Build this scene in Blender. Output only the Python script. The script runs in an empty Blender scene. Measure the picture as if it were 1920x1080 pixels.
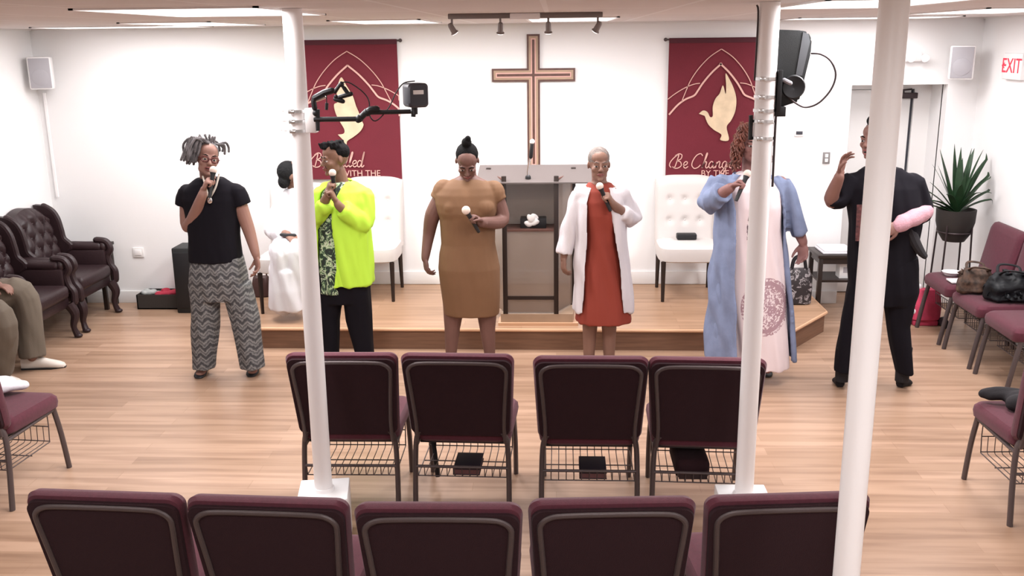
import bpy, bmesh, math, random
import numpy as np
from mathutils import Vector, Matrix, noise
random.seed(7)
C = bpy.context.scene
COL = C.collection
R = math.radians

# ------------------------------------------------------------------ camera
F, PITCH, YAW, ROLL, CAM_H = 1802.85, .2521, .0476, .0119, 2.3345
cam_data = bpy.data.cameras.new('camera')
cam = bpy.data.objects.new('camera', cam_data)
COL.objects.link(cam)
C.camera = cam
cam_data.sensor_width = 36.0
cam_data.lens = 36.0 * F / 1920.0
cam_data.clip_start = .05
cam.location = (0, 0, CAM_H)
cam.rotation_euler = (Matrix.Rotation(YAW, 3, 'Z') @ Matrix.Rotation(math.pi / 2 - PITCH, 3, 'X')
                      @ Matrix.Rotation(-ROLL, 3, 'Z')).to_euler()

# ------------------------------------------------------------------ world, exposure
C.view_settings.view_transform = 'Standard'
C.view_settings.look = 'None'
C.view_settings.gamma = 1
C.view_settings.use_curve_mapping = False
C.view_settings.exposure = 0.22
w = bpy.data.worlds.new('world')
C.world = w
w.use_nodes = True
w.node_tree.nodes['Background'].inputs[0].default_value = (1, .97, .95, 1)
w.node_tree.nodes['Background'].inputs[1].default_value = .3
CEIL = 2.475
PANEL_W = 44      # watts of each ceiling light
PANEL_COL = (1.0, .972, .985)

# ------------------------------------------------------------------ measuring: where a sight line meets a plane
def sight(x, y):
    u = (x - 960) / F; v = (y - 540) / F
    c, s = math.cos(ROLL), math.sin(ROLL)
    u, v = u * c - v * s, u * s + v * c
    c, s = math.cos(PITCH), math.sin(PITCH)
    d, z = c - v * s, -s - v * c
    c, s = math.cos(YAW), math.sin(YAW)
    return u * c - d * s, u * s + d * c, z
def on_z(x, y, z=0.0):
    a, b, c = sight(x, y); t = (z - CAM_H) / c
    return Vector((a * t, b * t, z))
def on_y(x, y, Y):
    a, b, c = sight(x, y); t = Y / b
    return Vector((a * t, Y, CAM_H + c * t))
def on_x(x, y, X):
    a, b, c = sight(x, y); t = X / a
    return Vector((X, b * t, CAM_H + c * t))

# ------------------------------------------------------------------ materials
def nt(m): return m.node_tree
def mat(name, col, rough=.6, metal=0, bump=0, bscale=60, emit=0, ecol=None, vary=0, vscale=8, alpha=1, trans=0, sheen=0, spec=.4, stretch=None):
    m = bpy.data.materials.new(name); m.use_nodes = True
    t = m.node_tree; b = t.nodes['Principled BSDF']
    b.inputs['Base Color'].default_value = (*col, 1)
    b.inputs['Roughness'].default_value = rough
    b.inputs['Metallic'].default_value = metal
    b.inputs['Specular IOR Level'].default_value = spec
    if sheen: b.inputs['Sheen Weight'].default_value = sheen
    if trans:
        b.inputs['Transmission Weight'].default_value = trans; b.inputs['IOR'].default_value = 1.1
    if alpha < 1: b.inputs['Alpha'].default_value = alpha
    if emit:
        b.inputs['Emission Color'].default_value = (*(ecol or col), 1)
        b.inputs['Emission Strength'].default_value = emit
    if bump or vary:
        tc = t.nodes.new('ShaderNodeTexCoord'); src = tc.outputs['Object']
        if stretch:
            mp = t.nodes.new('ShaderNodeMapping'); mp.inputs['Scale'].default_value = stretch
            t.links.new(src, mp.inputs[0]); src = mp.outputs[0]
    if bump:
        n = t.nodes.new('ShaderNodeTexNoise'); n.inputs['Scale'].default_value = bscale; n.inputs['Detail'].default_value = 3
        bp = t.nodes.new('ShaderNodeBump'); bp.inputs['Strength'].default_value = bump; bp.inputs['Distance'].default_value = .01
        t.links.new(src, n.inputs['Vector']); t.links.new(n.outputs['Fac'], bp.inputs['Height']); t.links.new(bp.outputs[0], b.inputs['Normal'])
    if vary:
        n = t.nodes.new('ShaderNodeTexNoise'); n.inputs['Scale'].default_value = vscale; n.inputs['Detail'].default_value = 4
        r = t.nodes.new('ShaderNodeValToRGB')
        r.color_ramp.elements[0].position = .3; r.color_ramp.elements[1].position = .7
        r.color_ramp.elements[0].color = (*[c * (1 - vary) for c in col], 1)
        r.color_ramp.elements[1].color = (*[min(1, c * (1 + vary)) for c in col], 1)
        t.links.new(src, n.inputs['Vector']); t.links.new(n.outputs['Fac'], r.inputs[0]); t.links.new(r.outputs[0], b.inputs['Base Color'])
    return m

def ramp(t, fac, stops, interp='LINEAR'):
    r = t.nodes.new('ShaderNodeValToRGB'); cr = r.color_ramp; cr.interpolation = interp
    while len(cr.elements) < len(stops): cr.elements.new(.5)
    for e, (p, c) in zip(cr.elements, stops): e.position = p; e.color = (*c, 1)
    t.links.new(fac, r.inputs[0]); return r.outputs[0]
def math_node(t, op, a, b=None):
    n = t.nodes.new('ShaderNodeMath'); n.operation = op
    for i, v in enumerate((a, b)):
        if v is None: continue
        if isinstance(v, (int, float)): n.inputs[i].default_value = v
        else: t.links.new(v, n.inputs[i])
    return n.outputs[0]
def obj_coord(t, scale=(1, 1, 1), loc=(0, 0, 0)):
    tc = t.nodes.new('ShaderNodeTexCoord'); mp = t.nodes.new('ShaderNodeMapping')
    mp.inputs['Scale'].default_value = scale; mp.inputs['Location'].default_value = loc
    t.links.new(tc.outputs['Object'], mp.inputs[0]); return mp.outputs[0]

def wood_planks(name, c1, c2, cm, pw, ph, rough, streak, tint):
    m = bpy.data.materials.new(name); m.use_nodes = True
    t = m.node_tree; b = t.nodes['Principled BSDF']
    v = obj_coord(t)
    br = t.nodes.new('ShaderNodeTexBrick'); br.offset = .37; br.offset_frequency = 2
    br.inputs['Scale'].default_value = 1; br.inputs['Brick Width'].default_value = pw; br.inputs['Row Height'].default_value = ph
    br.inputs['Mortar Size'].default_value = .0012; br.inputs['Mortar Smooth'].default_value = .3; br.inputs['Bias'].default_value = 0
    br.inputs['Color1'].default_value = (*c1, 1); br.inputs['Color2'].default_value = (*c2, 1); br.inputs['Mortar'].default_value = (*cm, 1)
    t.links.new(v, br.inputs['Vector'])
    v2 = obj_coord(t, (1.1, 17, 17))
    n = t.nodes.new('ShaderNodeTexNoise'); n.inputs['Scale'].default_value = 1.0; n.inputs['Detail'].default_value = 4
    t.links.new(v2, n.inputs['Vector'])
    s = ramp(t, n.outputs['Fac'], [(.36, streak), (.56, (1, 1, 1))])
    mx = t.nodes.new('ShaderNodeMix'); mx.data_type = 'RGBA'; mx.blend_type = 'MULTIPLY'; mx.inputs[0].default_value = 1
    t.links.new(br.outputs['Color'], mx.inputs[6]); t.links.new(s, mx.inputs[7])
    t.links.new(mx.outputs[2], b.inputs['Base Color'])
    b.inputs['Roughness'].default_value = rough; b.inputs['Specular IOR Level'].default_value = .35
    return m

M = {}
M['wall'] = mat('wall_paint', (.85, .845, .845), .85, bump=.05, bscale=120)
M['trim'] = mat('trim_paint', (.84, .83, .82), .5)
M['white'] = mat('white_enamel', (.90, .885, .885), .35)
M['white_box'] = mat('white_box_paint', (.85, .84, .84), .5)
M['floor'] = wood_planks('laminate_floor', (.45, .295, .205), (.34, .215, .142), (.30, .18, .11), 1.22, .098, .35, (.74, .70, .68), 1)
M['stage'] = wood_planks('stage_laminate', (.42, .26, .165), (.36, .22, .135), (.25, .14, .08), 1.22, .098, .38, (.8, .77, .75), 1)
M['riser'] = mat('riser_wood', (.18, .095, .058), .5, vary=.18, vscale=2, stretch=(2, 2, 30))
M['edge'] = mat('edge_wood', (.60, .36, .22), .45)
M['burg'] = mat('burgundy_fabric', (.082, .014, .026), .9, bump=.25, bscale=400, sheen=.12, vary=.12, vscale=60)
M['burg_dark'] = mat('dark_burgundy_back_fabric', (.020, .0045, .0075), .95, bump=.3, bscale=300)
M['vein'] = mat('brown_grey_metal', (.085, .065, .065), .4, metal=.3, bump=.15, bscale=300)
M['vein_dark'] = mat('dark_metal', (.05, .036, .038), .4, metal=.5)
M['black'] = mat('black_plastic', (.012, .012, .014), .5)
M['black_soft'] = mat('black_fabric', (.012, .010, .012), .9, bump=.2, bscale=200)
M['chrome'] = mat('chrome', (.7, .7, .7), .25, metal=1)
M['track'] = mat('brushed_bronze', (.22, .19, .18), .4, metal=.4)
M['switch'] = mat('switch_frame_grey', (.22, .21, .21), .5)
M['grey'] = mat('grey_plastic', (.40, .39, .42), .5)
M['dgrey'] = mat('dark_grey_plastic', (.045, .047, .06), .45)
M['leather'] = mat('oxblood_leather', (.026, .013, .015), .42, bump=.12, bscale=90, spec=.35)
M['cream'] = mat('cream_fabric', (.60, .565, .545), .85, bump=.15, bscale=250)
M['darkwood'] = mat('dark_wood', (.02, .012, .010), .4)
M['tan'] = mat('tan_wood', (.36, .25, .17), .5, vary=.1, vscale=6)
M['brown'] = mat('brown_wood', (.10, .045, .035), .5, vary=.2, vscale=20)
M['gold'] = mat('cream_gold_print', (.60, .47, .32), .6, vary=.10, vscale=14)
M['pinkline'] = mat('pale_pink_print', (.62, .36, .31), .6)
M['banner'] = mat('burgundy_banner_cloth', (.125, .010, .020), .8, vary=.10, vscale=2, bump=.1, bscale=120)
M['banner_dark'] = mat('banner_hem', (.07, .012, .02), .8)
M['red'] = mat('red_letters', (.8, .03, .06), .5, emit=.5)
M['paper'] = mat('white_paper', (.85, .85, .85), .7)
M['green'] = mat('deep_green_leaf', (.014, .045, .016), .45, vary=.35, vscale=12)
M['pot'] = mat('charcoal_pot', (.022, .018, .016), .6)
M['soil'] = mat('potting_soil', (.03, .02, .015), .95)

# ------------------------------------------------------------------ mesh builder
def frame_of(d, up=Vector((0, 0, 1))):
    d = d.normalized()
    if abs(d.dot(up)) > .98: up = Vector((0, 1, 0))
    a = up.cross(d).normalized(); b = d.cross(a).normalized()
    return a, b, d
class MB:
    def __init__(s): s.v = []; s.f = []
    def add(s, vs, fs, T=None):
        o = len(s.v)
        s.v += [(T @ Vector(p)) if T is not None else Vector(p) for p in vs]
        s.f += [tuple(i + o for i in f) for f in fs]
        return s
    def loft(s, rings, cap=True, closed=True):
        n = len(rings[0]); vs = [p for r in rings for p in r]; fs = []
        for i in range(len(rings) - 1):
            for j in range(n if closed else n - 1):
                k = (j + 1) % n
                fs.append((i * n + j, i * n + k, (i + 1) * n + k, (i + 1) * n + j))
        if cap and closed:
            fs.append(tuple(range(n - 1, -1, -1))); fs.append(tuple((len(rings) - 1) * n + j for j in range(n)))
        return s.add(vs, fs)
    def tube(s, pts, r, n=10, flat=1, up=Vector((0, 0, 1)), cap=True, ends=False):
        pts = [Vector(p) for p in pts]
        if not isinstance(r, (list, tuple)): r = [r] * len(pts)
        if ends:   # rounded ends
            d0 = (pts[0] - pts[1]).normalized(); d1 = (pts[-1] - pts[-2]).normalized()
            pts = [pts[0] + d0 * r[0] * .9, pts[0] + d0 * r[0] * .6] + pts + [pts[-1] + d1 * r[-1] * .6, pts[-1] + d1 * r[-1] * .9]
            r = [r[0] * .35, r[0] * .75] + list(r) + [r[-1] * .75, r[-1] * .35]
        rings = []; a = None
        for i, p in enumerate(pts):
            d = (pts[min(i + 1, len(pts) - 1)] - pts[max(i - 1, 0)])
            if d.length < 1e-9: d = Vector((0, 0, 1))
            d.normalize()
            if a is None: a, b, _ = frame_of(d, up)
            else:
                a = (a - d * a.dot(d)); a = a.normalized() if a.length > 1e-6 else frame_of(d, up)[0]
                b = d.cross(a)
            rings.append([p + a * math.cos(2 * math.pi * k / n) * r[i] + b * math.sin(2 * math.pi * k / n) * r[i] * flat for k in range(n)])
        return s.loft(rings, cap)
    def ell(s, c, r, rot=None, n=14, m=9):
        c = Vector(c); rot = rot or Matrix.Identity(3); vs = []; fs = []
        if not isinstance(r, (list, tuple)): r = (r, r, r)
        for i in range(1, m):
            th = math.pi * i / m
            for j in range(n):
                ph = 2 * math.pi * j / n
                vs.append(c + rot @ Vector((r[0] * math.sin(th) * math.cos(ph), r[1] * math.sin(th) * math.sin(ph), r[2] * math.cos(th))))
        vs.append(c + rot @ Vector((0, 0, r[2]))); vs.append(c + rot @ Vector((0, 0, -r[2])))
        for i in range(m - 2):
            for j in range(n):
                k = (j + 1) % n
                fs.append((i * n + j, (i + 1) * n + j, (i + 1) * n + k, i * n + k))
        t = (m - 1) * n
        for j in range(n):
            k = (j + 1) % n
            fs.append((t, j, k)); fs.append((t + 1, (m - 2) * n + k, (m - 2) * n + j))
        return s.add(vs, fs)
    def box(s, c, d, rot=None, bev=0, seg=2):
        bm = bmesh.new(); bmesh.ops.create_cube(bm, size=1)
        for v in bm.verts: v.co = Vector((v.co.x * d[0], v.co.y * d[1], v.co.z * d[2]))
        if bev: bmesh.ops.bevel(bm, geom=bm.edges[:], offset=bev, segments=seg, affect='EDGES', profile=.5)
        bm.verts.index_update()
        T = Matrix.Translation(Vector(c)) @ (rot.to_4x4() if rot else Matrix.Identity(4))
        s.add([v.co for v in bm.verts], [tuple(v.index for v in f.verts) for f in bm.faces], T)
        bm.free(); return s
    def b2(s, lo, hi, bev=0, seg=2):
        lo, hi = Vector(lo), Vector(hi)
        return s.box((lo + hi) / 2, hi - lo, None, bev, seg)
    def lathe(s, prof, c=(0, 0, 0), n=24, T=None):
        c = Vector(c); rings = [[c + Vector((r * math.cos(2 * math.pi * k / n), r * math.sin(2 * math.pi * k / n), z)) for k in range(n)] for r, z in prof]
        if T is not None: rings = [[T @ p for p in q] for q in rings]
        return s.loft(rings, True)
    def prism(s, poly, z0, z1):
        n = len(poly)
        return s.add([(x, y, z0) for x, y in poly] + [(x, y, z1) for x, y in poly],
                     [tuple(range(n - 1, -1, -1)), tuple(range(n, 2 * n))] + [(i, (i + 1) % n, (i + 1) % n + n, i + n) for i in range(n)])
    def plate(s, pts, nrm, th):   # flat outline extruded by th along nrm
        nrm = Vector(nrm).normalized() * th; n = len(pts); pts = [Vector(p) for p in pts]
        return s.add(pts + [p + nrm for p in pts],
                     [tuple(range(n - 1, -1, -1)), tuple(range(n, 2 * n))] + [(i, (i + 1) % n, (i + 1) % n + n, i + n) for i in range(n)])
    def build(s, name, m, parent=None, world=False, smooth=True, voxel=0, relax=0, kind=None, label=None, sharp=35, subsurf=0):
        me = bpy.data.meshes.new(name)
        vs = s.v
        if parent is not None and world:
            mw = parent.matrix_basis.copy(); pp = parent.parent
            while pp is not None: mw = pp.matrix_basis @ mw; pp = pp.parent
            inv = mw.inverted(); vs = [inv @ p for p in vs]
        me.from_pydata([tuple(p) for p in vs], [], s.f)
        bm = bmesh.new(); bm.from_mesh(me); bmesh.ops.recalc_face_normals(bm, faces=bm.faces); bm.to_mesh(me); bm.free()
        o = bpy.data.objects.new(name, me); COL.objects.link(o)
        if voxel or relax or subsurf:
            if voxel:
                r = o.modifiers.new('r', 'REMESH'); r.mode = 'VOXEL'; r.voxel_size = voxel; r.use_smooth_shade = True
            if relax:
                q = o.modifiers.new('s', 'SMOOTH'); q.iterations = relax; q.factor = .5
            if subsurf:
                q = o.modifiers.new('u', 'SUBSURF'); q.levels = subsurf; q.render_levels = subsurf
            dg = bpy.context.evaluated_depsgraph_get()
            me2 = bpy.data.meshes.new_from_object(o.evaluated_get(dg)); o.modifiers.clear(); o.data = me2
            bpy.data.meshes.remove(me); me = me2; me.name = name
        if m is not None:
            me.materials.clear(); me.materials.append(m)
        if smooth:
            me.polygons.foreach_set('use_smooth', [True] * len(me.polygons))
            if not voxel and sharp: me.set_sharp_from_angle(angle=R(sharp))
        if parent is not None: o.parent = parent
        if kind: o['kind'] = kind
        if label: o['label'] = label
        return o
def thing(name, label, cat, loc=(0, 0, 0), rz=0, group=None):
    o = bpy.data.objects.new(name, None); COL.objects.link(o); o.empty_display_size = .1
    o.location = loc; o.rotation_euler = (0, 0, rz)
    o.matrix_basis = Matrix.Translation(Vector(loc)) @ Matrix.Rotation(rz, 4, 'Z')
    return tag(o, label, cat, group)
def tag(o, label, cat, group=None):
    o['label'] = label; o['category'] = cat
    if group: o['group'] = group
    return o
def dup(root, loc, rz, label, group=None):
    r = root.copy(); COL.objects.link(r); r.matrix_basis = Matrix.Translation(Vector(loc)) @ Matrix.Rotation(rz, 4, 'Z')
    r['label'] = label
    if group: r['group'] = group
    for ch in list(root.children):
        c = ch.copy(); COL.objects.link(c); c.parent = r
        for g in list(ch.children):
            d = g.copy(); COL.objects.link(d); d.parent = c
    return r
def catmull(pts, k=6):
    pts = [Vector(p) for p in pts]; P = [pts[0]] + pts + [pts[-1]]; out = []
    for i in range(1, len(P) - 2):
        for j in range(k):
            t = j / k; a, b, c, d = P[i - 1], P[i], P[i + 1], P[i + 2]
            out.append(.5 * ((2 * b) + (c - a) * t + (2 * a - 5 * b + 4 * c - d) * t * t + (3 * b - a - 3 * c + d) * t ** 3))
    out.append(pts[-1]); return out

# ------------------------------------------------------------------ the room
XL, XR, YB, YF = -4.604, 3.58, 8.51, -3.2
def struct(name, mb, m, **k):
    return mb.build(name, m, kind='structure', **k)
struct('floor', MB().b2((XL - .2, YF, -.1), (XR + .2, YB + .8, 0)), M['floor'], smooth=False)
# suspended tile ceiling
def ceiling_mat():
    m = bpy.data.materials.new('ceiling_tiles'); m.use_nodes = True; t = m.node_tree; b = t.nodes['Principled BSDF']
    br = t.nodes.new('ShaderNodeTexBrick'); br.offset = 0
    br.inputs['Scale'].default_value = 1; br.inputs['Brick Width'].default_value = .61; br.inputs['Row Height'].default_value = 1.22
    br.inputs['Mortar Size'].default_value = .012; br.inputs['Mortar Smooth'].default_value = 0
    br.inputs['Color1'].default_value = (.66, .60, .58, 1); br.inputs['Color2'].default_value = (.63, .57, .55, 1); br.inputs['Mortar'].default_value = (.74, .70, .69, 1)
    t.links.new(obj_coord(t, loc=(.05, .1, 0)), br.inputs['Vector']); t.links.new(br.outputs['Color'], b.inputs['Base Color'])
    n = t.nodes.new('ShaderNodeTexNoise'); n.inputs['Scale'].default_value = 90; bp = t.nodes.new('ShaderNodeBump'); bp.inputs['Strength'].default_value = .2
    t.links.new(n.outputs['Fac'], bp.inputs['Height']); t.links.new(bp.outputs[0], b.inputs['Normal']); b.inputs['Roughness'].default_value = .9
    return m
struct('ceiling', MB().b2((XL - .2, YF, CEIL), (XR + .2, YB + .8, CEIL + .1)), ceiling_mat(), smooth=False)
# back wall with the door recess
DX0, DX1, DZ = on_y(1587, 300, YB).x, 3.33, 1.93
bw = MB().b2((XL - .2, YB, 0), (DX0, YB + .12, CEIL)).b2((DX1, YB, 0), (XR + .2, YB + .12, CEIL)).b2((DX0, YB, DZ), (DX1, YB + .12, CEIL))
struct('wall_back', bw, M['wall'], smooth=False)
rc = MB().b2((DX0 - .05, YB + .1, 0), (DX0, YB + .42, DZ + .05)).b2((DX1, YB + .1, 0), (DX1 + .05, YB + .42, DZ + .05)).b2((DX0 - .05, YB + .1, DZ), (DX1 + .05, YB + .42, DZ + .05)).b2((DX0 - .05, YB + .42, 0), (DX1 + .05, YB + .5, DZ + .05))
struct('wall_recess', rc, M['wall'], smooth=False)
struct('wall_left', MB().b2((XL - .12, YF, 0), (XL, YB, CEIL)), M['wall'], smooth=False)
struct('wall_right', MB().b2((XR, YF, 0), (XR + .12, YB, CEIL)), M['wall'], smooth=False)
struct('wall_front', MB().b2((XL - .12, YF - .1, 0), (XR + .12, YF, CEIL)), M['wall'], smooth=False)
bb = MB().b2((XL, YB - .015, 0), (DX0, YB, .115), .004).b2((DX1, YB - .015, 0), (XR, YB, .115), .004).b2((-2.72, YB - .016, .18), (2.18, YB, .30), .004)
struct('baseboard_back', bb, M['trim'])
struct('baseboard_left', MB().b2((XL, YF, 0), (XL + .015, YB, .115), .004), M['trim'])
struct('baseboard_right', MB().b2((XR - .015, YF, 0), (XR, YB, .115), .004), M['trim'])
# wall angle where walls meet the ceiling
wa = MB().b2((XL, YB - .022, CEIL - .014), (XR, YB, CEIL)).b2((XL, YF, CEIL - .014), (XL + .022, YB, CEIL)).b2((XR - .022, YF, CEIL - .014), (XR, YB, CEIL))
struct('trim_1', wa, M['trim'], smooth=False)
# door in the recess
DY = YB + .42
door = struct('door_1', MB().b2((DX0 + .03, DY - .045, .01), (3.16, DY - .002, DZ - .06), .003), M['trim'])
MB().b2((3.163, DY - .03, .0), (3.185, DY, DZ - .055)).build('gap', M['dgrey'], door)
MB().b2((3.185, DY - .06, 0), (DX1, DY, DZ)).b2((DX0, DY - .06, DZ - .055), (3.185, DY, DZ)).build('door_frame', M['trim'], door)
p = on_y(1705, 178, DY - .08)
MB().b2((p.x - .10, DY - .10, p.z - .03), (p.x + .07, DY - .045, p.z + .02), .006).build('door_closer', M['vein_dark'], door)
MB().tube([(p.x - .06, DY - .11, p.z + .03), (p.x - .2, DY - .2, p.z + .04), (p.x + .02, DY - .07, p.z + .05)], .008).build('closer_arm', M['vein_dark'], door)
MB().tube([(3.08, DY - .045, .98), (3.08, DY - .09, .98)], .012).tube([(3.08, DY - .09, .98), (2.98, DY - .09, .98)], .010).build('door_handle', M['chrome'], door)

# stage platform
SZ = .177
SP = [(-2.73, YB - .002), (-2.73, 7.64), (-2.32, 7.14), (1.80, 7.10), (2.19, 7.62), (2.19, YB - .002)]
SPi = [(-2.72, YB - .003), (-2.72, 7.645), (-2.31, 7.15), (1.79, 7.11), (2.18, 7.625), (2.18, YB - .003)]
st = thing('stage_platform', 'low light brown laminate stage platform with angled corners along the back wall', 'stage', (-.27, 7.8, 0))
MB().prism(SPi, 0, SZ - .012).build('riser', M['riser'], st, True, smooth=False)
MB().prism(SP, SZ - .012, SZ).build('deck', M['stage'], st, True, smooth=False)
ed = MB()
for a, b in zip(SP[1:-1], SP[2:]) :
    ed.tube([(a[0], a[1], SZ - .015), (b[0], b[1], SZ - .015)], .014, 8)
ed.tube([(SP[0][0], SP[0][1] - .01, SZ - .015), (SP[1][0], SP[1][1], SZ - .015)], .014, 8)
ed.build('nosing', M['edge'], st, True)

# ------------------------------------------------------------------ ceiling lights
def emis(name, col, s):
    m = mat(name, (.9, .9, .9), .5); b = m.node_tree.nodes['Principled BSDF']
    b.inputs['Emission Color'].default_value = (*col, 1); b.inputs['Emission Strength'].default_value = s; return m
M['diff'] = emis('lit_diffuser', (1, .97, .96), 2.2)
def ceiling_light(x, y, wx, wy, label, watts, dim=False):
    t = thing('ceiling_light', label, 'ceiling light', (x, y, CEIL), 0, 'ceiling light panels')
    fr = MB(); a, b = wx / 2, wy / 2; e = .02
    for lo, hi in (((-a, -b), (a, -b + e)), ((-a, b - e), (a, b)), ((-a, -b), (-a + e, b)), ((a - e, -b), (a, b))):
        fr.b2((*lo, -.008), (*hi, .0))
    fr.build('frame', M['white'], t, smooth=False)
    d = MB().b2((-a + e, -b + e, -.004), (a - e, b - e, -.0005)); d.build('diffuser', M['diff'], t, smooth=False)
    l = bpy.data.lights.new('panel_lamp', 'AREA'); l.shape = 'RECTANGLE'; l.size = wx - .06; l.size_y = wy - .06
    l.energy = watts; l.color = PANEL_COL
    lo = bpy.data.objects.new('panel_lamp', l); COL.objects.link(lo); lo.parent = t; lo.location = (0, 0, -.012)
    return t
FIX = [  # centre x, centre y, width, depth, label
    (-3.42, 7.75, 1.22, .61, 'lit white ceiling panel nearest the left corner speaker', .3),
    (-2.52, 6.9, .61, 1.22, 'lit white ceiling panel just left of the left banner', .8),
    (-1.18, 7.0, .61, 1.22, 'lit white ceiling panel between the left banner and the track light', .9),
    (.10, 7.0, .61, 1.22, 'lit white ceiling panel behind the track light', .9),
    (2.42, 7.85, 1.22, .61, 'narrow lit ceiling panel above the recessed door', .3),
    (2.60, 6.05, .61, 1.22, 'lit ceiling panel at the top right corner of the view', 1),
    (1.34, 4.45, .61, 1.10, 'lit ceiling panel between the two right columns', 1),
    (-1.53, 4.4, .75, 1.15, 'largest lit ceiling panel left of the left column', 1.2),
    (-2.4, .9, .61, 1.22, 'lit ceiling panel behind the camera on the left', .7),
    (.3, .9, .61, 1.22, 'lit ceiling panel behind the camera in the middle', .7),
    (2.3, .9, .61, 1.22, 'lit ceiling panel behind the camera on the right', .7),
]
for f in FIX: ceiling_light(f[0], f[1], f[2], f[3], f[4], PANEL_W * f[5])

# ------------------------------------------------------------------ support columns
def column(x, y, r, label, box=None, rz=0):
    t = thing('support_column', label, 'column', (x, y, 0), rz)
    z0 = box[1] if box else 0
    MB().lathe([(r, z0), (r, CEIL - .001)], n=32).build('shaft', M['white'], t)
    if box:
        MB().b2((-box[0] / 2, -box[0] / 2, 0), (box[0] / 2, box[0] / 2, box[1] - .004), .006).build('base_box', M['white_box'], t)
        MB().lathe([(r + .012, box[1] - .004), (r + .008, box[1] + .012)], n=32).build('base_ring', M['white'], t)
    return t
P1 = Vector((-1.109, 4.157, 0)); P2 = Vector((.872, 4.137, 0)); P3 = on_y(1637, 480, 2.60); P3.z = 0
column(P1.x, P1.y, .042, 'white round column on a white box, left of the room with the camera arm', (.235, .275), .16)
column(P2.x, P2.y, .042, 'white round column on a white box carrying the black speaker', (.235, .275))
column(P3.x, P3.y, .0385, 'thick white round column nearest the viewer on the right')

# ------------------------------------------------------------------ burgundy stacking chairs (face +Y)
def rrect(cx, y, cz, w, h, r, n=6, tilt=0, taper=0):
    pts = []
    for (sx, sz, a0) in ((1, -1, -90), (1, 1, 0), (-1, 1, 90), (-1, -1, 180)):
        for k in range(n + 1):
            a = R(a0 + 90 * k / n)
            px = sx * (w / 2 - r) + r * math.cos(a); pz = sz * (h / 2 - r) + r * math.sin(a)
            px *= 1 + taper * (pz / h)
            pts.append(Vector((cx + px, y - tilt * (pz + h / 2), cz + pz)))
    return pts
def chair_parts(t):
    # backrest leans back (towards -Y)
    BZ0, BZ1 = .435, .875; h = BZ1 - BZ0; cz = (BZ0 + BZ1) / 2; TL = .22
    q = MB(); rings = []
    for dy, ins in ((0, .03), (.008, .008), (.03, 0), (.055, .004), (.068, .02), (.074, .05)):
        rings.append(rrect(0, -.235 + dy, cz, .530 - ins * 2, h + .02 - ins * 2, .040, 6, TL, .09))
    q.loft(rings); q.build('backrest', M['burg'], t)
    q = MB(); rings = []
    for dy, ins in ((-.006, .014), (-.003, 0.003), (.012, 0)):
        rings.append(rrect(0, -.243 + dy, cz - .006, .512 - ins * 2, h - .010 - ins * 2, .042, 6, TL, .09))
    q.loft(rings); q.build('back_panel', M['burg_dark'], t)
    # hoop tube round the panel
    q = MB(); pts = []
    for x, z in ((-.222, .40), (-.218, .50), (-.228, .66), (-.237, .775), (-.234, .812), (-.208, .836), (-.16, .845), (0, .847)):
        pts.append(Vector((x, -.246 - TL * (z - BZ0), z)))
    pts += [Vector((-p.x, p.y, p.z)) for p in pts[-2::-1]]
    q.tube(catmull(pts, 4), .0105, 10); q.build('back_frame', M['vein'], t)
    # seat
    q = MB(); rings = []
    for z, ins in ((.380, .05), (.384, .022), (.400, .005), (.430, 0), (.456, .003), (.472, .016), (.480, .05)):
        pts = []
        w, d, r = .508 - ins * 2, .47 - ins * 2, .06
        for (sx, sy, a0) in ((1, -1, -90), (1, 1, 0), (-1, 1, 90), (-1, -1, 180)):
            for k in range(7):
                a = R(a0 + 15 * k)
                x = sx * (w / 2 - r) + r * math.cos(a); y = sy * (d / 2 - r) + r * math.sin(a)
                pts.append(Vector((x * (1 + .06 * y), y + .015, z - .012 * max(0, y - .1) / .13)))
        rings.append(pts)
    q.loft(rings); q.build('seat', M['burg'], t)
    q = MB().b2((-.215, -.19, .372), (.215, .205, .385), .004); q.build('seat_board', M['black'], t)
    for s in (-1, 1):
        q = MB().tube(catmull([(s * .238, -.262, .0), (s * .236, -.232, .25), (s * .228, -.222, .40), (s * .205, -.24, .46)], 4), .0135, 10, 1.25)
        q.build('leg', M['vein'], t)
        q = MB().tube(catmull([(s * .233, .262, 0), (s * .234, .228, .22), (s * .228, .195, .388)], 4), .0135, 10, 1.25)
        q.build('leg', M['vein'], t)
        MB().tube([(s * .228, .205, .378), (s * .230, -.225, .368)], .011, 8).build('side_rail', M['vein'], t)
    MB().tube([(-.236, -.238, .265), (.236, -.238, .265)], .008, 8).build('crossbar', M['vein'], t)
    q = MB()
    for k in range(11):
        x = -.19 + .038 * k
        q.tube([(x, .14, .30), (x, .135, .215), (x, .12, .205), (x, -.215, .205), (x, -.232, .215), (x, -.236, .262)], .0024, 6)
    for y, z in ((.135, .215), (-.03, .201), (-.225, .208), (.14, .30)):
        q.tube([(-.225, y, z), (.225, y, z)], .0032, 6)
    for s in (-1, 1): q.tube([(s * .225, .14, .38), (s * .225, .14, .30), (s * .225, .13, .212), (s * .225, -.225, .208), (s * .225, -.236, .262)], .0032, 6)
    q.build('book_rack', M['vein'], t)
chair0 = None
def chair(loc, rz, label, group=None):
    global chair0
    if chair0 is None:
        chair0 = thing('stacking_chair', label, 'chair', loc, rz, group); chair_parts(chair0); return chair0
    return dup(chair0, loc, rz, label, group)
def chair_by_top(a, b, label, group):
    A = on_z(*a, .885); B = on_z(*b, .885); mid = (A + B) / 2; d = B - A; rz = math.atan2(d.y, d.x)
    off = Matrix.Rotation(rz, 3, 'Z') @ Vector((0, .325, 0))
    return chair((mid.x + off.x, mid.y + off.y, 0), rz, label, group), d.length
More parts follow.
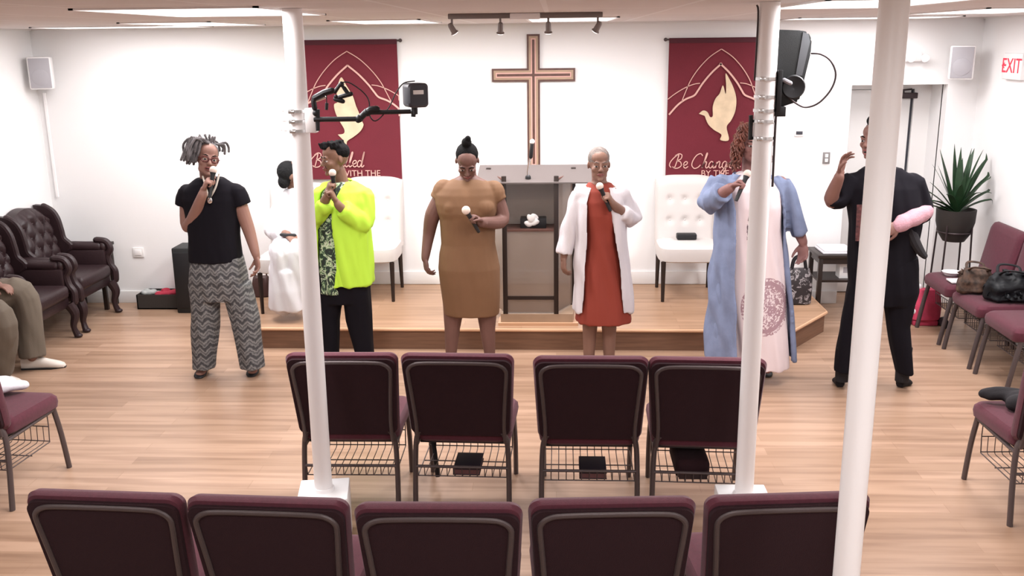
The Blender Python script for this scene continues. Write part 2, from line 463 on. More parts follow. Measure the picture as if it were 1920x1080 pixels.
row1 = [((530, 664), (746, 664), 'burgundy stacking chair, leftmost of the middle row, partly behind the left column'),
        ((748, 664), (964, 667), 'burgundy stacking chair of the middle row, second from left, in front of the tan dress'),
        ((1000, 670), (1217, 671), 'burgundy stacking chair of the middle row, just right of the aisle gap'),
        ((1219, 671), (1438, 675), 'burgundy stacking chair, rightmost of the middle row, behind the speaker column')]
row1o = []
for a, b, l in row1:
    o, w_ = chair_by_top(a, b, l, 'burgundy chairs in the middle row'); row1o.append(o); print('chair w', round(w_, 3))
row2 = [((45, 924), (333, 934), 'burgundy stacking chair, leftmost of the nearest row'),
        ((338, 934), (655, 944), 'burgundy stacking chair, second from left in the nearest row'),
        ((657, 950), (983, 951), 'burgundy stacking chair, the middle one of the nearest row'),
        ((987, 944), (1312, 938), 'burgundy stacking chair, second from right in the nearest row'),
        ((1318, 938), (1646, 928), 'burgundy stacking chair, rightmost of the nearest row by the thick column')]
for a, b, l in row2:
    o, w_ = chair_by_top(a, b, l, 'burgundy chairs in the nearest row'); print('chair w', round(w_, 3))
# side chairs of the middle row
a = on_z(130, 878); b = on_z(27, 955); d = (a - b); rz = math.atan2(d.y, d.x) - math.pi / 2
m_ = (a + b) / 2 + Matrix.Rotation(rz, 3, 'Z') @ Vector((-.24, 0, 0))
chair((m_.x, m_.y, 0), rz, 'burgundy chair cut by the left edge of the view with a white cloth on it')
LCH = (m_.copy(), rz)
m2 = m_ + Matrix.Rotation(rz, 3, 'Z') @ Vector((-.56, .0, 0))
a = on_z(1805, 898); b = on_z(1892, 986); d = (a - b); rz = math.atan2(d.y, d.x) - math.pi / 2
m_ = (a + b) / 2 + Matrix.Rotation(rz, 3, 'Z') @ Vector((.24, 0, 0))
chair((m_.x, m_.y, 0), rz, 'burgundy chair cut by the right edge of the view with a black jacket on it')
RCH = (m_.copy(), rz)
# chairs along the right wall, facing left
f1 = on_z(1793, 650); f2 = on_z(1850, 692)
print('wall chairs', f1, f2)
WCH = []
for k, l in enumerate(('burgundy chair against the right wall beside the plant, its seat holding small white items',
                       'burgundy chair against the right wall holding the two handbags',
                       'burgundy chair against the right wall with an empty seat, cut by the frame')):
    y = f1.y + .28 - .57 * k; x = XR - .345
    WCH.append(chair((x, y, 0), math.pi / 2, l, 'burgundy chairs along the right wall'))

# ------------------------------------------------------------------ books in the racks
def local_at(o, p): return o.matrix_basis @ Vector(p)
def book(o, x, w_, label, m, me):
    c = local_at(o, (x, -.12, .212)); rz = o.matrix_basis.to_euler().z
    t = thing('book', label, 'book', c, rz)
    MB().b2((-w_ / 2, -.10, .0), (w_ / 2, .10, .004), .001).b2((-w_ / 2, -.10, .030), (w_ / 2, .10, .034), .001).b2((-w_ / 2 - .001, -.10, 0), (-w_ / 2 + .003, .10, .034), .001).build('cover', m, t)
    MB().b2((-w_ / 2 + .004, -.096, .004), (w_ / 2 - .004, .096, .030)).build('pages', me, t)
M['navy'] = mat('navy_cover', (.02, .016, .028), .6)
M['redpage'] = mat('brown_red_page_edge', (.14, .06, .06), .7)
book(row1o[1], .02, .135, 'dark navy book in the rack of the second chair', M['navy'], M['redpage'])
book(row1o[2], .02, .135, 'dark navy book in the rack of the chair right of the aisle gap', M['navy'], M['redpage'])
o = row1o[3]; c = local_at(o, (-.045, -.06, .21)); t = thing('handbag', 'black bag lying in the rack of the rightmost middle-row chair', 'bag', c, 0)
MB().box((0, 0, .055), (.17, .30, .105), None, .03, 3).build('bag_body', M['burg_dark'], t)
MB().box((0, -.155, .03), (.14, .01, .04), None, .004).build('pocket', M['vein_dark'], t)
# strap hanging beside the second chair
o = row1o[1]; sh = MB()
for k in (-1, 1):
    pass
t = thing('bag_strap', 'black strap hanging under the second middle-row chair', 'strap', local_at(o, (-.19, .05, 0)), 0)
MB().tube([(0, .0, .375), (-.005, .01, .30), (.008, 0, .20), (.015, .02, .06)], .012, 8, .4).build('webbing', M['black_soft'], t)

# ------------------------------------------------------------------ cross
def on_wall(x, y, d=.0): return on_y(x, y, YB - d)
cr = on_wall(997, 190); ct = on_wall(998, 64, .02); cb = on_wall(1003, 316, .02); cl = on_wall(921, 141, .02); crr = on_wall(1077, 140, .02)
cx = (ct.x + cb.x) / 2; chz = (cl.z + crr.z) / 2; hl = (crr.x - cl.x) / 2; cw = .055
t = thing('wall_cross', 'large dark brown wooden cross with tan inlay on the white back wall', 'cross', (cx, YB, chz))
def cross_at(ins, y0, y1, m, name):
    q = MB(); h = cw - ins
    z1 = ct.z - chz - ins; z0 = cb.z - chz + ins; L = hl - ins
    pts = [(-h, z0), (h, z0), (h, -h), (L, -h), (L, h), (h, h), (h, z1), (-h, z1), (-h, h), (-L, h), (-L, -h), (-h, -h)]
    q.plate([(x, y1, z) for x, z in pts], (0, -1, 0), y1 - y0); q.build(name, m, t, smooth=False)
cross_at(0, -.03, -.0005, M['brown'], 'cross_frame'); cross_at(.016, -.036, -.03, M['tan'], 'inlay'); cross_at(.034, -.040, -.036, M['pinkline'], 'inner_inlay'); cross_at(.0445, -.043, -.040, M['brown'], 'center_line')

# ------------------------------------------------------------------ banners
def ribbon(q, pts, w_, y, ):   # flat strip in the wall plane
    pts = [Vector((p[0], 0, p[1])) for p in pts]; n = len(pts); a = []; b = []
    for i, p in enumerate(pts):
        d = pts[min(i + 1, n - 1)] - pts[max(i - 1, 0)]; d.normalize(); s = Vector((-d.z, 0, d.x))
        ww = w_[i] if isinstance(w_, list) else w_
        a.append(p + s * ww / 2); b.append(p - s * ww / 2)
    vs = []; fs = []
    for i in range(n): vs += [(a[i].x, y, a[i].z), (b[i].x, y, b[i].z), (a[i].x, y - .002, a[i].z), (b[i].x, y - .002, b[i].z)]
    for i in range(n - 1):
        o = 4 * i; fs += [(o + 2, o + 6, o + 7, o + 3), (o, o + 1, o + 5, o + 4), (o, o + 4, o + 6, o + 2), (o + 1, o + 3, o + 7, o + 5)]
    fs += [(0, 2, 3, 1), (4 * n - 4, 4 * n - 3, 4 * n - 1, 4 * n - 2)]
    q.add(vs, fs)
GLY = {  # script letters as strokes on a unit grid (x, y)
 'B': [[(.0, .05), (-.12, .2), (-.05, .45), (.2, .75), (.5, .95), (.42, .6), (.3, .2), (.2, -.02)], [(.25, .85), (.5, 1.0), (.72, .92), (.66, .65), (.4, .52), (.62, .45), (.7, .2), (.5, .02), (.22, .0), (.1, .12)]],
 'C': [[(.75, .85), (.62, 1.0), (.35, .9), (.1, .55), (.02, .2), (.2, -.02), (.45, .05), (.62, .22)]],
 'F': [[(-.1, .88), (.1, .98), (.5, .90), (.85, 1.0)], [(.48, .92), (.36, .5), (.2, .1), (.0, -.05), (-.12, .05)], [(.15, .48), (.45, .5), (.55, .55)]],
 'e': [[(.02, .18), (.25, .25), (.32, .4), (.2, .46), (.06, .3), (.08, .08), (.2, .0), (.38, .12)]],
 'h': [[(.0, .0), (.2, .5), (.36, .98), (.3, 1.0), (.16, .5), (.02, .0)], [(.06, .18), (.22, .42), (.32, .4), (.26, .1), (.34, .0), (.46, .12)]],
 'a': [[(.34, .36), (.2, .46), (.04, .28), (.04, .06), (.16, .0), (.3, .2), (.36, .42), (.3, .08), (.38, .0), (.48, .12)]],
 'n': [[(.0, .0), (.1, .42)], [(.04, .2), (.2, .44), (.3, .4), (.25, .1), (.32, .0), (.44, .12)]],
 'g': [[(.34, .36), (.2, .46), (.04, .28), (.06, .04), (.2, .02), (.34, .4), (.26, -.1), (.1, -.4), (-.04, -.3), (.2, .0), (.44, .12)]],
 'd': [[(.34, .36), (.2, .46), (.04, .28), (.04, .06), (.16, .0), (.3, .2), (.5, .9), (.56, 1.0), (.32, .1), (.4, .0), (.5, .12)]],
 'i': [[(.0, .0), (.12, .42), (.06, .1), (.14, .0), (.26, .12)], [(.17, .6), (.19, .64)]],
 'l': [[(.0, .05), (.2, .5), (.36, .98), (.3, 1.02), (.16, .6), (.06, .12), (.12, .0), (.26, .12)]],
}
ADV = {'B': .8, 'C': .72, 'F': .72, 'e': .36, 'h': .46, 'a': .48, 'n': .44, 'g': .44, 'd': .5, 'i': .26, 'l': .26, ' ': .25}
def script_text(q, s, x, z, h, y, wid):
    for ch in s:
        for st_ in GLY.get(ch, []):
            c = catmull([(x + px * h, 0, z + pz * h) for px, pz in st_], 5)
            ribbon(q, [(p.x, p.z) for p in c], wid, y)
        x += ADV.get(ch, .4) * h
def plain_text(body, size, loc, rot, m, name, parent, extrude=.001):
    cu = bpy.data.curves.new(name, 'FONT'); cu.body = body; cu.size = size; cu.extrude = extrude; cu.align_x = 'CENTER'; cu.align_y = 'CENTER'
    o = bpy.data.objects.new(name, cu); COL.objects.link(o)
    dg = bpy.context.evaluated_depsgraph_get(); me = bpy.data.meshes.new_from_object(o.evaluated_get(dg)); bpy.data.objects.remove(o)
    me.materials.clear(); me.materials.append(m)
    o = bpy.data.objects.new(name, me); COL.objects.link(o); o.parent = parent; o.location = loc; o.rotation_euler = rot; return o
def banner(ax, left, top, bot, label, dove_px, script, sub, sx, sy, subx, suby):
    A = on_wall(ax, top); Lx = on_wall(left[0], top).x if left[1] == 'L' else 2 * A.x - on_wall(left[0], top).x
    hw = A.x - Lx; zt = A.z; zb = on_wall(ax, bot).z
    t = thing('wall_banner', label, 'banner', (A.x, YB - .03, zt)); H = zt - zb
    q = MB(); nx, nz = 24, 30; vs = []; fs = []
    for i in range(nz + 1):
        for j in range(nx + 1):
            x = -hw + 2 * hw * j / nx; z = -H * i / nz
            vs.append((x, .006 * math.sin(x * 9 + 1) * (i / nz) - .004, z))
    for i in range(nz):
        for j in range(nx): a = i * (nx + 1) + j; fs.append((a, a + 1, a + nx + 2, a + nx + 1))
    n0 = len(vs); vs += [(x, y + .003, z) for x, y, z in vs]; fs += [tuple(k + n0 for k in f[::-1]) for f in fs]
    q.add(vs, fs); q.build('banner_cloth', M['banner'], t)
    MB().b2((-hw, -.008, -.035), (hw, .004, .008), .002).build('top_hem', M['banner_dark'], t)
    r = MB().tube([(-hw - .03, 0, -.004), (hw + .03, 0, -.004)], .008)
    for s in (-1, 1): r.ell((s * (hw + .03), 0, -.004), .016); r.tube([(s * (hw + .02), 0, -.01), (s * (hw + .02), .028, -.01)], .005)
    r.build('hanging_rod', M['vein'], t)
    def L(x, y):
        p = on_wall(x, y, .03); return (p.x - A.x, p.z - zt)
    y = -.0125
    q = MB()
    d = ax - 1352; e = top - 72
    thick = [(1353.2, 118.5), (1335, 135), (1318, 155), (1308, 170), (1301, 179), (1285, 186), (1270, 197), (1254, 215)]
    thin = [(1352, 92), (1330, 107), (1310, 128), (1295, 150), (1286, 170), (1278, 190)]
    thin2 = [(1312, 156), (1300, 158), (1283, 165), (1265, 176), (1252, 186)]
    for pts, w_ in ((thick, .015), (thin, .007), (thin2, .007)):
        P = [L(x + d, yy + e) for x, yy in pts]; c = catmull([(a, 0, b) for a, b in P], 5)
        P = [(max(-hw, v.x), v.z) for v in c]
        ribbon(q, P, w_, y); ribbon(q, [(-a, b) for a, b in P], w_, y)
    q.build('arch_print', M['pinkline'], t, smooth=False)
    q = MB(); P = [L(x, yy) for x, yy in dove_px]; c = catmull([(a, 0, b) for a, b in P], 5)
    q.plate([(v.x, y, v.z) for v in c], (0, -1, 0), .002); q.build('dove_print', M['gold'], t, smooth=False)
    q = MB(); zz = on_wall(sx, sy, .03); h = .125
    script_text(q, script, zz.x - A.x, zz.z - zt, h, y - .001, .008); q.build('script_lettering', M['pinkline'], t, smooth=False)
    zz = on_wall(subx, suby, .03)
    plain_text(sub, .075, (zz.x - A.x, y - .001, zz.z - zt), (math.pi / 2, 0, 0), M['pinkline'], 'small_lettering', t)
    return t
dove2 = [(1310, 213), (1318, 207), (1326, 210), (1331, 219), (1336, 217), (1336, 200), (1341, 185), (1349, 175), (1355, 160), (1360, 176), (1361, 160), (1360, 138), (1366, 146), (1375, 165), (1380, 185), (1378, 208), (1370, 226), (1362, 238), (1366, 262), (1350, 262), (1352, 252), (1338, 243), (1327, 232), (1321, 217)]
dove1 = [(634, 252), (645, 250), (646, 242), (638, 228), (630, 212), (627, 196), (634, 190), (632, 170), (640, 145), (650, 160), (662, 180), (668, 198), (674, 212), (680, 228), (682, 235), (676, 246), (664, 256), (652, 264), (650, 272), (644, 262)]
banner(651, (745, 'R'), 76, 335, 'burgundy banner with gold dove and script lettering, left of the cross', dove1, 'Be Filled', 'WITH THE', 585, 313, 677, 325)
banner(1352, (1254, 'L'), 72, 331, 'burgundy banner with rising gold dove, right of the cross behind the speaker column', dove2, 'Be Changed', 'BY THE', 1258, 315, 1340, 325)

# ------------------------------------------------------------------ wall fittings
def wall_speaker(c, rz, label):
    t = thing('wall_speaker', label, 'speaker', c, rz)
    MB().box((0, 0, 0), (.19, .14, .275), None, .015).build('cabinet', M['white_box'], t)
    MB().box((0, -.072, 0), (.165, .01, .25), None, .004).build('grille', M['grey'], t)
    q = MB(); q.lathe([(.0, 0), (.068, 0), (.07, .003), (.066, .005)], n=24, T=Matrix.Translation((0, -.076, -.035)) @ Matrix.Rotation(math.pi / 2, 4, 'X')); q.build('woofer_ring', M['grey'], t)
    MB().b2((-.03, .07, -.04), (.03, .13, .04), .004).build('bracket', M['white'], t)
    return t
p = on_y(73, 137, YB - .16)
wall_speaker((p.x + .02, p.y, p.z), .35, 'small white speaker high in the left corner of the back wall')
p = on_y(1808, 117, YB - .2)
wall_speaker((p.x - .02, p.y, p.z), -.35, 'small white speaker high in the right corner beside the exit sign')
a = on_y(73, 170, YB - .02); b = on_y(97, 395, YB - .02)
MBc = MB().b2((a.x + .03, YB - .02, 1.0), (a.x + .05, YB - .001, a.z - .02)); 
tag(MBc.build('cable_channel', M['white']), 'thin white cable channel running down the wall under the left speaker', 'cable channel')
p = on_x(1902, 127, XR - .02)
t = thing('exit_sign', 'white exit sign with red letters on the right wall', 'exit sign', (XR - .001, p.y, p.z + .01), 0)
MB().b2((-.04, -.16, -.10), (0, .16, .10), .006).build('sign_housing', M['white_box'], t)
plain_text('EXIT', .16, (-.042, .005, -.0), (math.pi / 2, 0, -math.pi / 2), M['red'], 'exit_letters', t)
plain_text('<', .09, (-.042, .145, 0), (math.pi / 2, 0, -math.pi / 2), M['red'], 'arrow', t)
p = on_wall(1718, 106)
t = thing('emergency_light', 'white twin-head emergency light above the recessed door', 'emergency light', (p.x, YB - .001, p.z))
MB().b2((-.12, -.05, -.04), (.03, 0, .04), .008).build('housing', M['white_box'], t)
for x in (-.07, .045): MB().lathe([(.02, 0), (.035, .04), (.034, .045)], n=16, T=Matrix.Translation((x, -.05, .0)) @ Matrix.Rotation(math.pi / 2 + .3, 4, 'X')).build('lamp_head', M['white'], t)
def plate_(px, py, w_, h, name, label, cat, m, inner=None, im=None):
    p = on_wall(px, py); t = thing(name, label, cat, (p.x, YB - .0005, p.z))
    MB().b2((-w_ / 2, -.012, -h / 2), (w_ / 2, 0, h / 2), .003).build('cover_plate', m, t)
    if inner:
        for x, z, a, b in inner: MB().b2((x - a / 2, -.017, z - b / 2), (x + a / 2, -.011, z + b / 2), .001).build('inset', im, t)
plate_(1498, 250, .075, .05, 'thermostat', 'small thermostat with dark display on the white wall right of the speaker column', 'thermostat', M['white'], [(0, .005, .055, .028)], M['dgrey'])
plate_(1549, 296, .06, .10, 'light_switch', 'grey light switch plate on the wall left of the recessed door', 'light switch', M['switch'], [(0, .02, .025, .03), (0, -.02, .025, .03)], M['white'])
plate_(260, 473, .10, .09, 'wall_outlet', 'white outlet plate low on the back wall by the armchairs', 'outlet', M['trim'], [(0, 0, .06, .05)], M['white'])

# ------------------------------------------------------------------ track light
ty = 5.3
A = on_y(840, 27, ty); B = on_y(1130, 22, ty); tx0, tx1 = A.x, B.x
t = thing('track_light', 'brushed metal track light with four small spotlights hanging near the ceiling', 'track light', ((tx0 + tx1) / 2, ty, CEIL))
hw = (tx1 - tx0) / 2; dz = -.012
MB().b2((-hw, -.018, -.028), (hw, .018, -.001), .004).build('track_rail', M['track'], t)
MB().b2((-.08, -.03, -.034), (.08, .03, -.001), .006).build('feed_box', M['white'], t)
for px, tl in ((847, -.5), (938, .05), (1028, .0), (1121, .5)):
    x = on_y(px, 30, ty).x - t.location.x
    h = MB().tube([(x, 0, -.026), (x, 0, -.062)], .006).build('lamp_arm', M['track'], t)
    T = Matrix.Translation((x + .01 * tl, -.0, -.066)) @ Matrix.Rotation(tl, 4, 'Y') @ Matrix.Rotation(.3, 4, 'X')
    sh_ = MB().lathe([(.010, .018), (.014, .008), (.016, -.03), (.022, -.036), (.021, -.04)], n=16, T=T).build('lamp_head', M['track'], t)
    MB().lathe([(.0, -.040), (.018, -.040), (.017, -.043)], n=16, T=T).build('bulb', M['diff'], sh_)
    sp = bpy.data.lights.new('spot_lamp', 'SPOT'); sp.energy = 8; sp.spot_size = R(75); sp.spot_blend = .6; sp.color = (1, .88, .72); sp.shadow_soft_size = .03
    so = bpy.data.objects.new('spot_lamp', sp); COL.objects.link(so); so.parent = t
    so.location = (x, .02, -.12); so.rotation_euler = (R(48), 0, -tl * .6)

# ------------------------------------------------------------------ gear on the left column
def ring_clamp(q, c, r, z, tail=0):
    n = 28; rings = []
    for k in range(n + 1):
        a = 2 * math.pi * k / n
        d = Vector((math.cos(a), math.sin(a), 0))
        rings.append([c + d * (r + .001) + Vector((0, 0, z - .006)), c + d * (r + .004) + Vector((0, 0, z - .006)), c + d * (r + .004) + Vector((0, 0, z + .006)), c + d * (r + .001) + Vector((0, 0, z + .006))])
    q.loft(rings, False)
    q.box(c + Vector((-r * .5, -r * .95, z)), (.026, .014, .018), None, .002)
    if tail: q.tube([c + Vector((-r * .2, -r - .004, z)), c + Vector((-r - tail * .5, -r * .9, z + .004)), c + Vector((-r - tail, -r * .8, z + .006))], .003, 6)
Yc = P1.y - .04
def g(x, y, dy=0): return on_y(x, y, Yc + dy)
t = thing('camera_stand', 'black jointed camera arm clamped to the left white column with metal straps', 'camera arm', (P1.x, P1.y, g(580, 228).z))
q = MB(); cc = Vector((P1.x, P1.y, 0))
for y in (209, 228, 246):
    q = MB(); ring_clamp(q, cc, .042, g(560, y).z, .03); q.build('hose_clamp', M['chrome'], t, True)
b0, b1 = g(576, 203), g(594, 249)
MB().b2((P1.x + .036, P1.y - .045, b1.z), (P1.x + .082, P1.y + .0, b0.z), .003).build('mounting_channel', M['white'], t, True)
bx = g(596, 224)
MB().tube([(P1.x + .075, Yc, bx.z), g(668, 223)], .011, 10).tube([g(596, 205), g(596, 245)], .009, 8).build('lower_arm', M['black'], t, True)
MB().tube([g(672, 225), g(685, 212)], .014, 10, ends=True).ell(g(674, 222), .017).ell(g(688, 211), .017).build('elbow_joint', M['black'], t, True)
MB().tube([g(688, 211), g(776, 209)], .010, 10).ell(g(776, 209), .016).tube([g(775, 219), g(776, 198)], .010, 10).build('upper_arm', M['black'], t, True)
MB().tube([g(688, 211), g(695, 206), g(706, 205)], .016, 10, ends=True).build('arm_collar', M['black'], t, True)
cab = catmull([g(778, 152), g(757, 156), g(742, 175), g(730, 200), g(712, 222), g(700, 226), g(692, 212), g(692, 190), g(680, 172), g(655, 155), g(640, 155)], 6)
MB().tube(cab, .0028, 6).build('cable', M['black'], t, True)
c = g(778, 178, -.02)
t = thing('boxy_camera', 'dark grey boxy camera with a white label at the end of the black arm', 'camera', (c.x, c.y, c.z - .05), .45)
q = MB(); rings = []
for y_, w_, h_ in ((-.055, .075, .085), (-.045, .088, .10), (.03, .088, .10), (.055, .07, .085)):
    rings.append(rrect(0, y_, .05, w_, h_, .018))
q.loft(rings); q.build('housing', M['dgrey'], t)
MB().b2((-.025, -.0585, .055), (.02, -.054, .072), .001).build('white_label', M['paper'], t)
MB().tube([(.0, 0, .0), (.0, 0, -.03)], .01).build('mount_stud', M['black'], t)
t = thing('camera_gimbal', 'small black jointed clamp holding a little camera above the lower arm on the left column', 'camera clamp', (P1.x + .08, P1.y - .04, g(590, 200).z))
MB().tube([g(590, 203), g(588, 190), g(592, 182)], .012, 8, ends=True).ell(g(592, 212), .014).build('base_joint', M['black'], t, True)
MB().tube([g(590, 184), g(608, 174), g(622, 170)], .014, 8, ends=True).build('grip', M['black'], t, True)
MB().tube([g(592, 189), g(611, 182)], .006, 8).build('silver_knob', M['chrome'], t, True)
MB().tube([g(628, 172), g(638, 158), g(646, 166), g(654, 178)], .009, 8, ends=True).tube([g(636, 182), g(658, 176)], .010, 8, ends=True).ell(g(640, 158), .012).build('clamp_head', M['black'], t, True)
MB().tube([g(629, 186), g(643, 190)], .010, 8, ends=True).ell(g(630, 182), .010).build('little_camera', M['black'], t, True)
MB().tube([g(612, 178), g(612.5, 193)], .002, 6).tube([g(613, 193), g(612, 206)], .007, 8).build('screw', M['black'], t, True)

# ------------------------------------------------------------------ speaker on the middle right column
Yc2 = P2.y + .06
def g2(x, y, dy=0): return on_y(x, y, Yc2 + dy)
c0 = g2(1488, 125)
t = thing('loudspeaker', 'black loudspeaker strapped high on the second white column', 'speaker', (P2.x + .10, Yc2, g2(1470, 200).z), 0)
fr = [(1452, 55), (1503, 57), (1516, 60), (1523, 74), (1521, 100), (1499, 190), (1460, 203), (1450, 200)]
q = MB(); q.plate([g2(x, y, -.05) for x, y in fr], (0, 1, 0), .19)
bm = bmesh.new(); me_ = bpy.data.meshes.new('x'); me_.from_pydata([tuple(v) for v in q.v], [], q.f); bm.from_mesh(me_); bmesh.ops.recalc_face_normals(bm, faces=bm.faces)
bmesh.ops.bevel(bm, geom=bm.edges[:], offset=.008, segments=2, affect='EDGES'); bm.verts.index_update()
q2 = MB(); q2.add([v.co.copy() for v in bm.verts], [tuple(v.index for v in f.verts) for f in bm.faces]); bm.free()
M['spk'] = mat('speaker_black', (.016, .018, .019), .55, bump=.3, bscale=500); M['spk2'] = mat('speaker_grey_side', (.10, .105, .115), .6)
q2.build('cabinet', M['spk'], t, True)
MB().plate([g2(x, y, -.0535) for x, y in ((1506, 60), (1516, 64), (1519, 78), (1504, 142), (1492, 141))], (0, 1, 0), .004).build('grey_side_strip', M['spk2'], t, True)
q = MB(); cc_ = g2(1487, 163, -.054)
q.lathe([(.0, 0), (.045, 0), (.05, .006), (.045, .012), (.03, .008), (.0, .004)], n=24, T=Matrix.Translation(cc_) @ Matrix.Rotation(math.pi / 2, 4, 'X')); q.build('input_cup', M['black'], t, True)
MB().tube([g2(1470, 150, -.07), g2(1482, 156, -.08)], .009, 8, ends=True).build('plug', M['grey'], t, True)
q = MB(); q.b2((P2.x + .043, P2.y - .03, g2(1460, 208).z), (P2.x + .062, P2.y + .05, g2(1460, 130).z), .002)
q.b2((P2.x + .043, P2.y - .02, g2(1460, 216).z), (P2.x + .085, P2.y + .04, g2(1460, 198).z), .002).b2((P2.x + .05, P2.y, g2(1460, 180).z), (P2.x + .12, P2.y + .03, g2(1460, 165).z), .002)
q.build('wall_bracket', M['black'], t, True)
cab = catmull([g2(1521, 100, -.03), g2(1540, 102, -.06), (g2(1558, 115, -.07)), g2(1567, 140, -.07), g2(1558, 168, -.07), g2(1535, 193, -.07), g2(1510, 201, -.06), g2(1490, 192, -.06), g2(1474, 178, -.06)], 6)
MB().tube(cab, .004, 8).build('cable_loop', M['vein_dark'], t, True)
q = MB(); cc = Vector((P2.x, P2.y, 0))
for y in (148, 182, 208, 228, 260):
    q = MB(); ring_clamp(q, cc, .042, on_y(1436, y, P2.y - .04).z, 0); q.build('hose_clamp', M['chrome'], t, True)
MB().tube([on_y(1408, 216, P2.y), on_y(1407, 262, P2.y)], .009, 8).build('strap_buckle', M['black'], t, True)
cab = [on_y(1415, -30, P2.y - .02), on_y(1415, 0, P2.y - .02), on_y(1421, 40, P2.y - .01)]
zt = CEIL - .004
q = MB().tube(catmull([(P2.x + .047, P2.y - .012, g2(1460, 205).z), (P2.x + .045, P2.y - .02, g2(1455, 250).z), (P2.x + .047, P2.y - .02, g2(1450, 345).z)], 5), .005, 8)
q.tube(catmull([(P2.x - .055, P2.y - .01, CEIL - .012), (P2.x - .047, P2.y - .01, CEIL - .06), (P2.x - .047, P2.y, g2(1420, 150).z)], 5), .004, 8)
q.build('power_cable', M['vein_dark'], t, True)

# ------------------------------------------------------------------ people
def skin(name, col): return mat(name, col, .55, bump=.05, bscale=300, vary=.06, vscale=9, spec=.3)
M['lip'] = mat('lips', (.20, .06, .055), .45)
M['eyewhite'] = mat('eye_white', (.42, .36, .34), .3)
M['iris'] = mat('eye_dark', (.01, .006, .005), .2)
M['hair_black'] = mat('black_hair', (.004, .0035, .004), .8, bump=.35, bscale=120, spec=.12)
def rot3(yaw=0, pitch=0, roll=0):
    return Matrix.Rotation(yaw, 3, 'Z') @ Matrix.Rotation(pitch, 3, 'X') @ Matrix.Rotation(roll, 3, 'Y')
def head_into(q, c, RR, s=1.0):
    """skull, face and ears; face looks along -Y of RR"""
    def E(p, r, rr=None):
        q.ell(c + RR @ (Vector(p) * s), tuple(a * s for a in r), RR if rr is None else RR @ rr, 16, 11)
    E((0, .018, .028), (.073, .090, .086)); E((0, -.030, -.030), (.058, .056, .078)); E((0, -.040, -.076), (.040, .042, .032))
    E((0, -.018, .05), (.062, .066, .055))
    E((0, -.074, -.094), (.018, .018, .015))
    for k in (-1, 1):
        E((k * .036, -.058, -.024), (.024, .024, .022)); E((k * .028, -.079, .022), (.025, .012, .008))
        E((k * .036, -.026, -.066), (.018, .036, .026))
        E((k * .073, .012, -.004), (.007, .016, .027), rot3(k * .30, .12, 0))
        E((k * .011, -.096, -.030), (.009, .010, .0075)); E((k * .030, -.078, .0085), (.017, .013, .006)); E((k * .030, -.076, -.012), (.016, .012, .005))
    q.tube([c + RR @ (Vector(p) * s) for p in ((0, -.078, .018), (0, -.092, -.004), (0, -.106, -.026))], [.008 * s, .009 * s, .012 * s], 10, ends=True)
def face_parts(t, c, RR, s=1.0, brow=None, mouth_open=.0, glasses=None):
    def W(p): return c + RR @ (Vector(p) * s)
    q = MB()
    q.tube([W((-.024, -.083, -.058)), W((-.010, -.093, -.054)), W((0, -.095, -.055)), W((.010, -.093, -.054)), W((.024, -.083, -.058))], [.003 * s, .0062 * s, .006 * s, .0062 * s, .003 * s], 8)
    q.tube([W((-.022, -.082, -.061 - mouth_open)), W((0, -.092, -.066 - mouth_open)), W((.022, -.082, -.061 - mouth_open))], [.003 * s, .0075 * s, .003 * s], 8)
    q.build('lips', M['lip'], t, True)
    if mouth_open: MB().ell(W((0, -.086, -.06 - mouth_open / 2)), (.017 * s, .006 * s, mouth_open * .8), RR).build('open_mouth', M['iris'], t, True)
    for k in (-1, 1):
        e = MB().ell(W((k * .030, -.0775, -.001)), (.0135 * s, .0105 * s, .0085 * s), RR).build('eye', M['eyewhite'], t, True)
        MB().ell(W((k * .030, -.0865, -.001)), (.0065 * s, .0030 * s, .0062 * s), RR).build('iris', M['iris'], e, True)
        MB().tube([W((k * .014, -.089, .022)), W((k * .030, -.090, .029)), W((k * .048, -.080, .024))], [.003 * s, .0038 * s, .002 * s], 8).build('eyebrow', brow or M['hair_black'], t, True)
    if glasses:
        q = MB()
        for k in (-1, 1):
            pts = [W((k * .033 + .025 * math.cos(a), -.100 + abs(k * .033 + .025 * math.cos(a)) * .12, .0 + .018 * math.sin(a))) for a in [2 * math.pi * i / 16 for i in range(17)]]
            q.tube(pts, .0028 * s, 6)
            q.tube([W((k * .058, -.092, .004)), W((k * .075, -.05, .006)), W((k * .080, .01, .002))], .0025 * s, 6)
        q.tube([W((-.009, -.100, .004)), W((.009, -.100, .004))], .0025 * s, 6)
        q.build('eyeglasses', glasses, t, True)
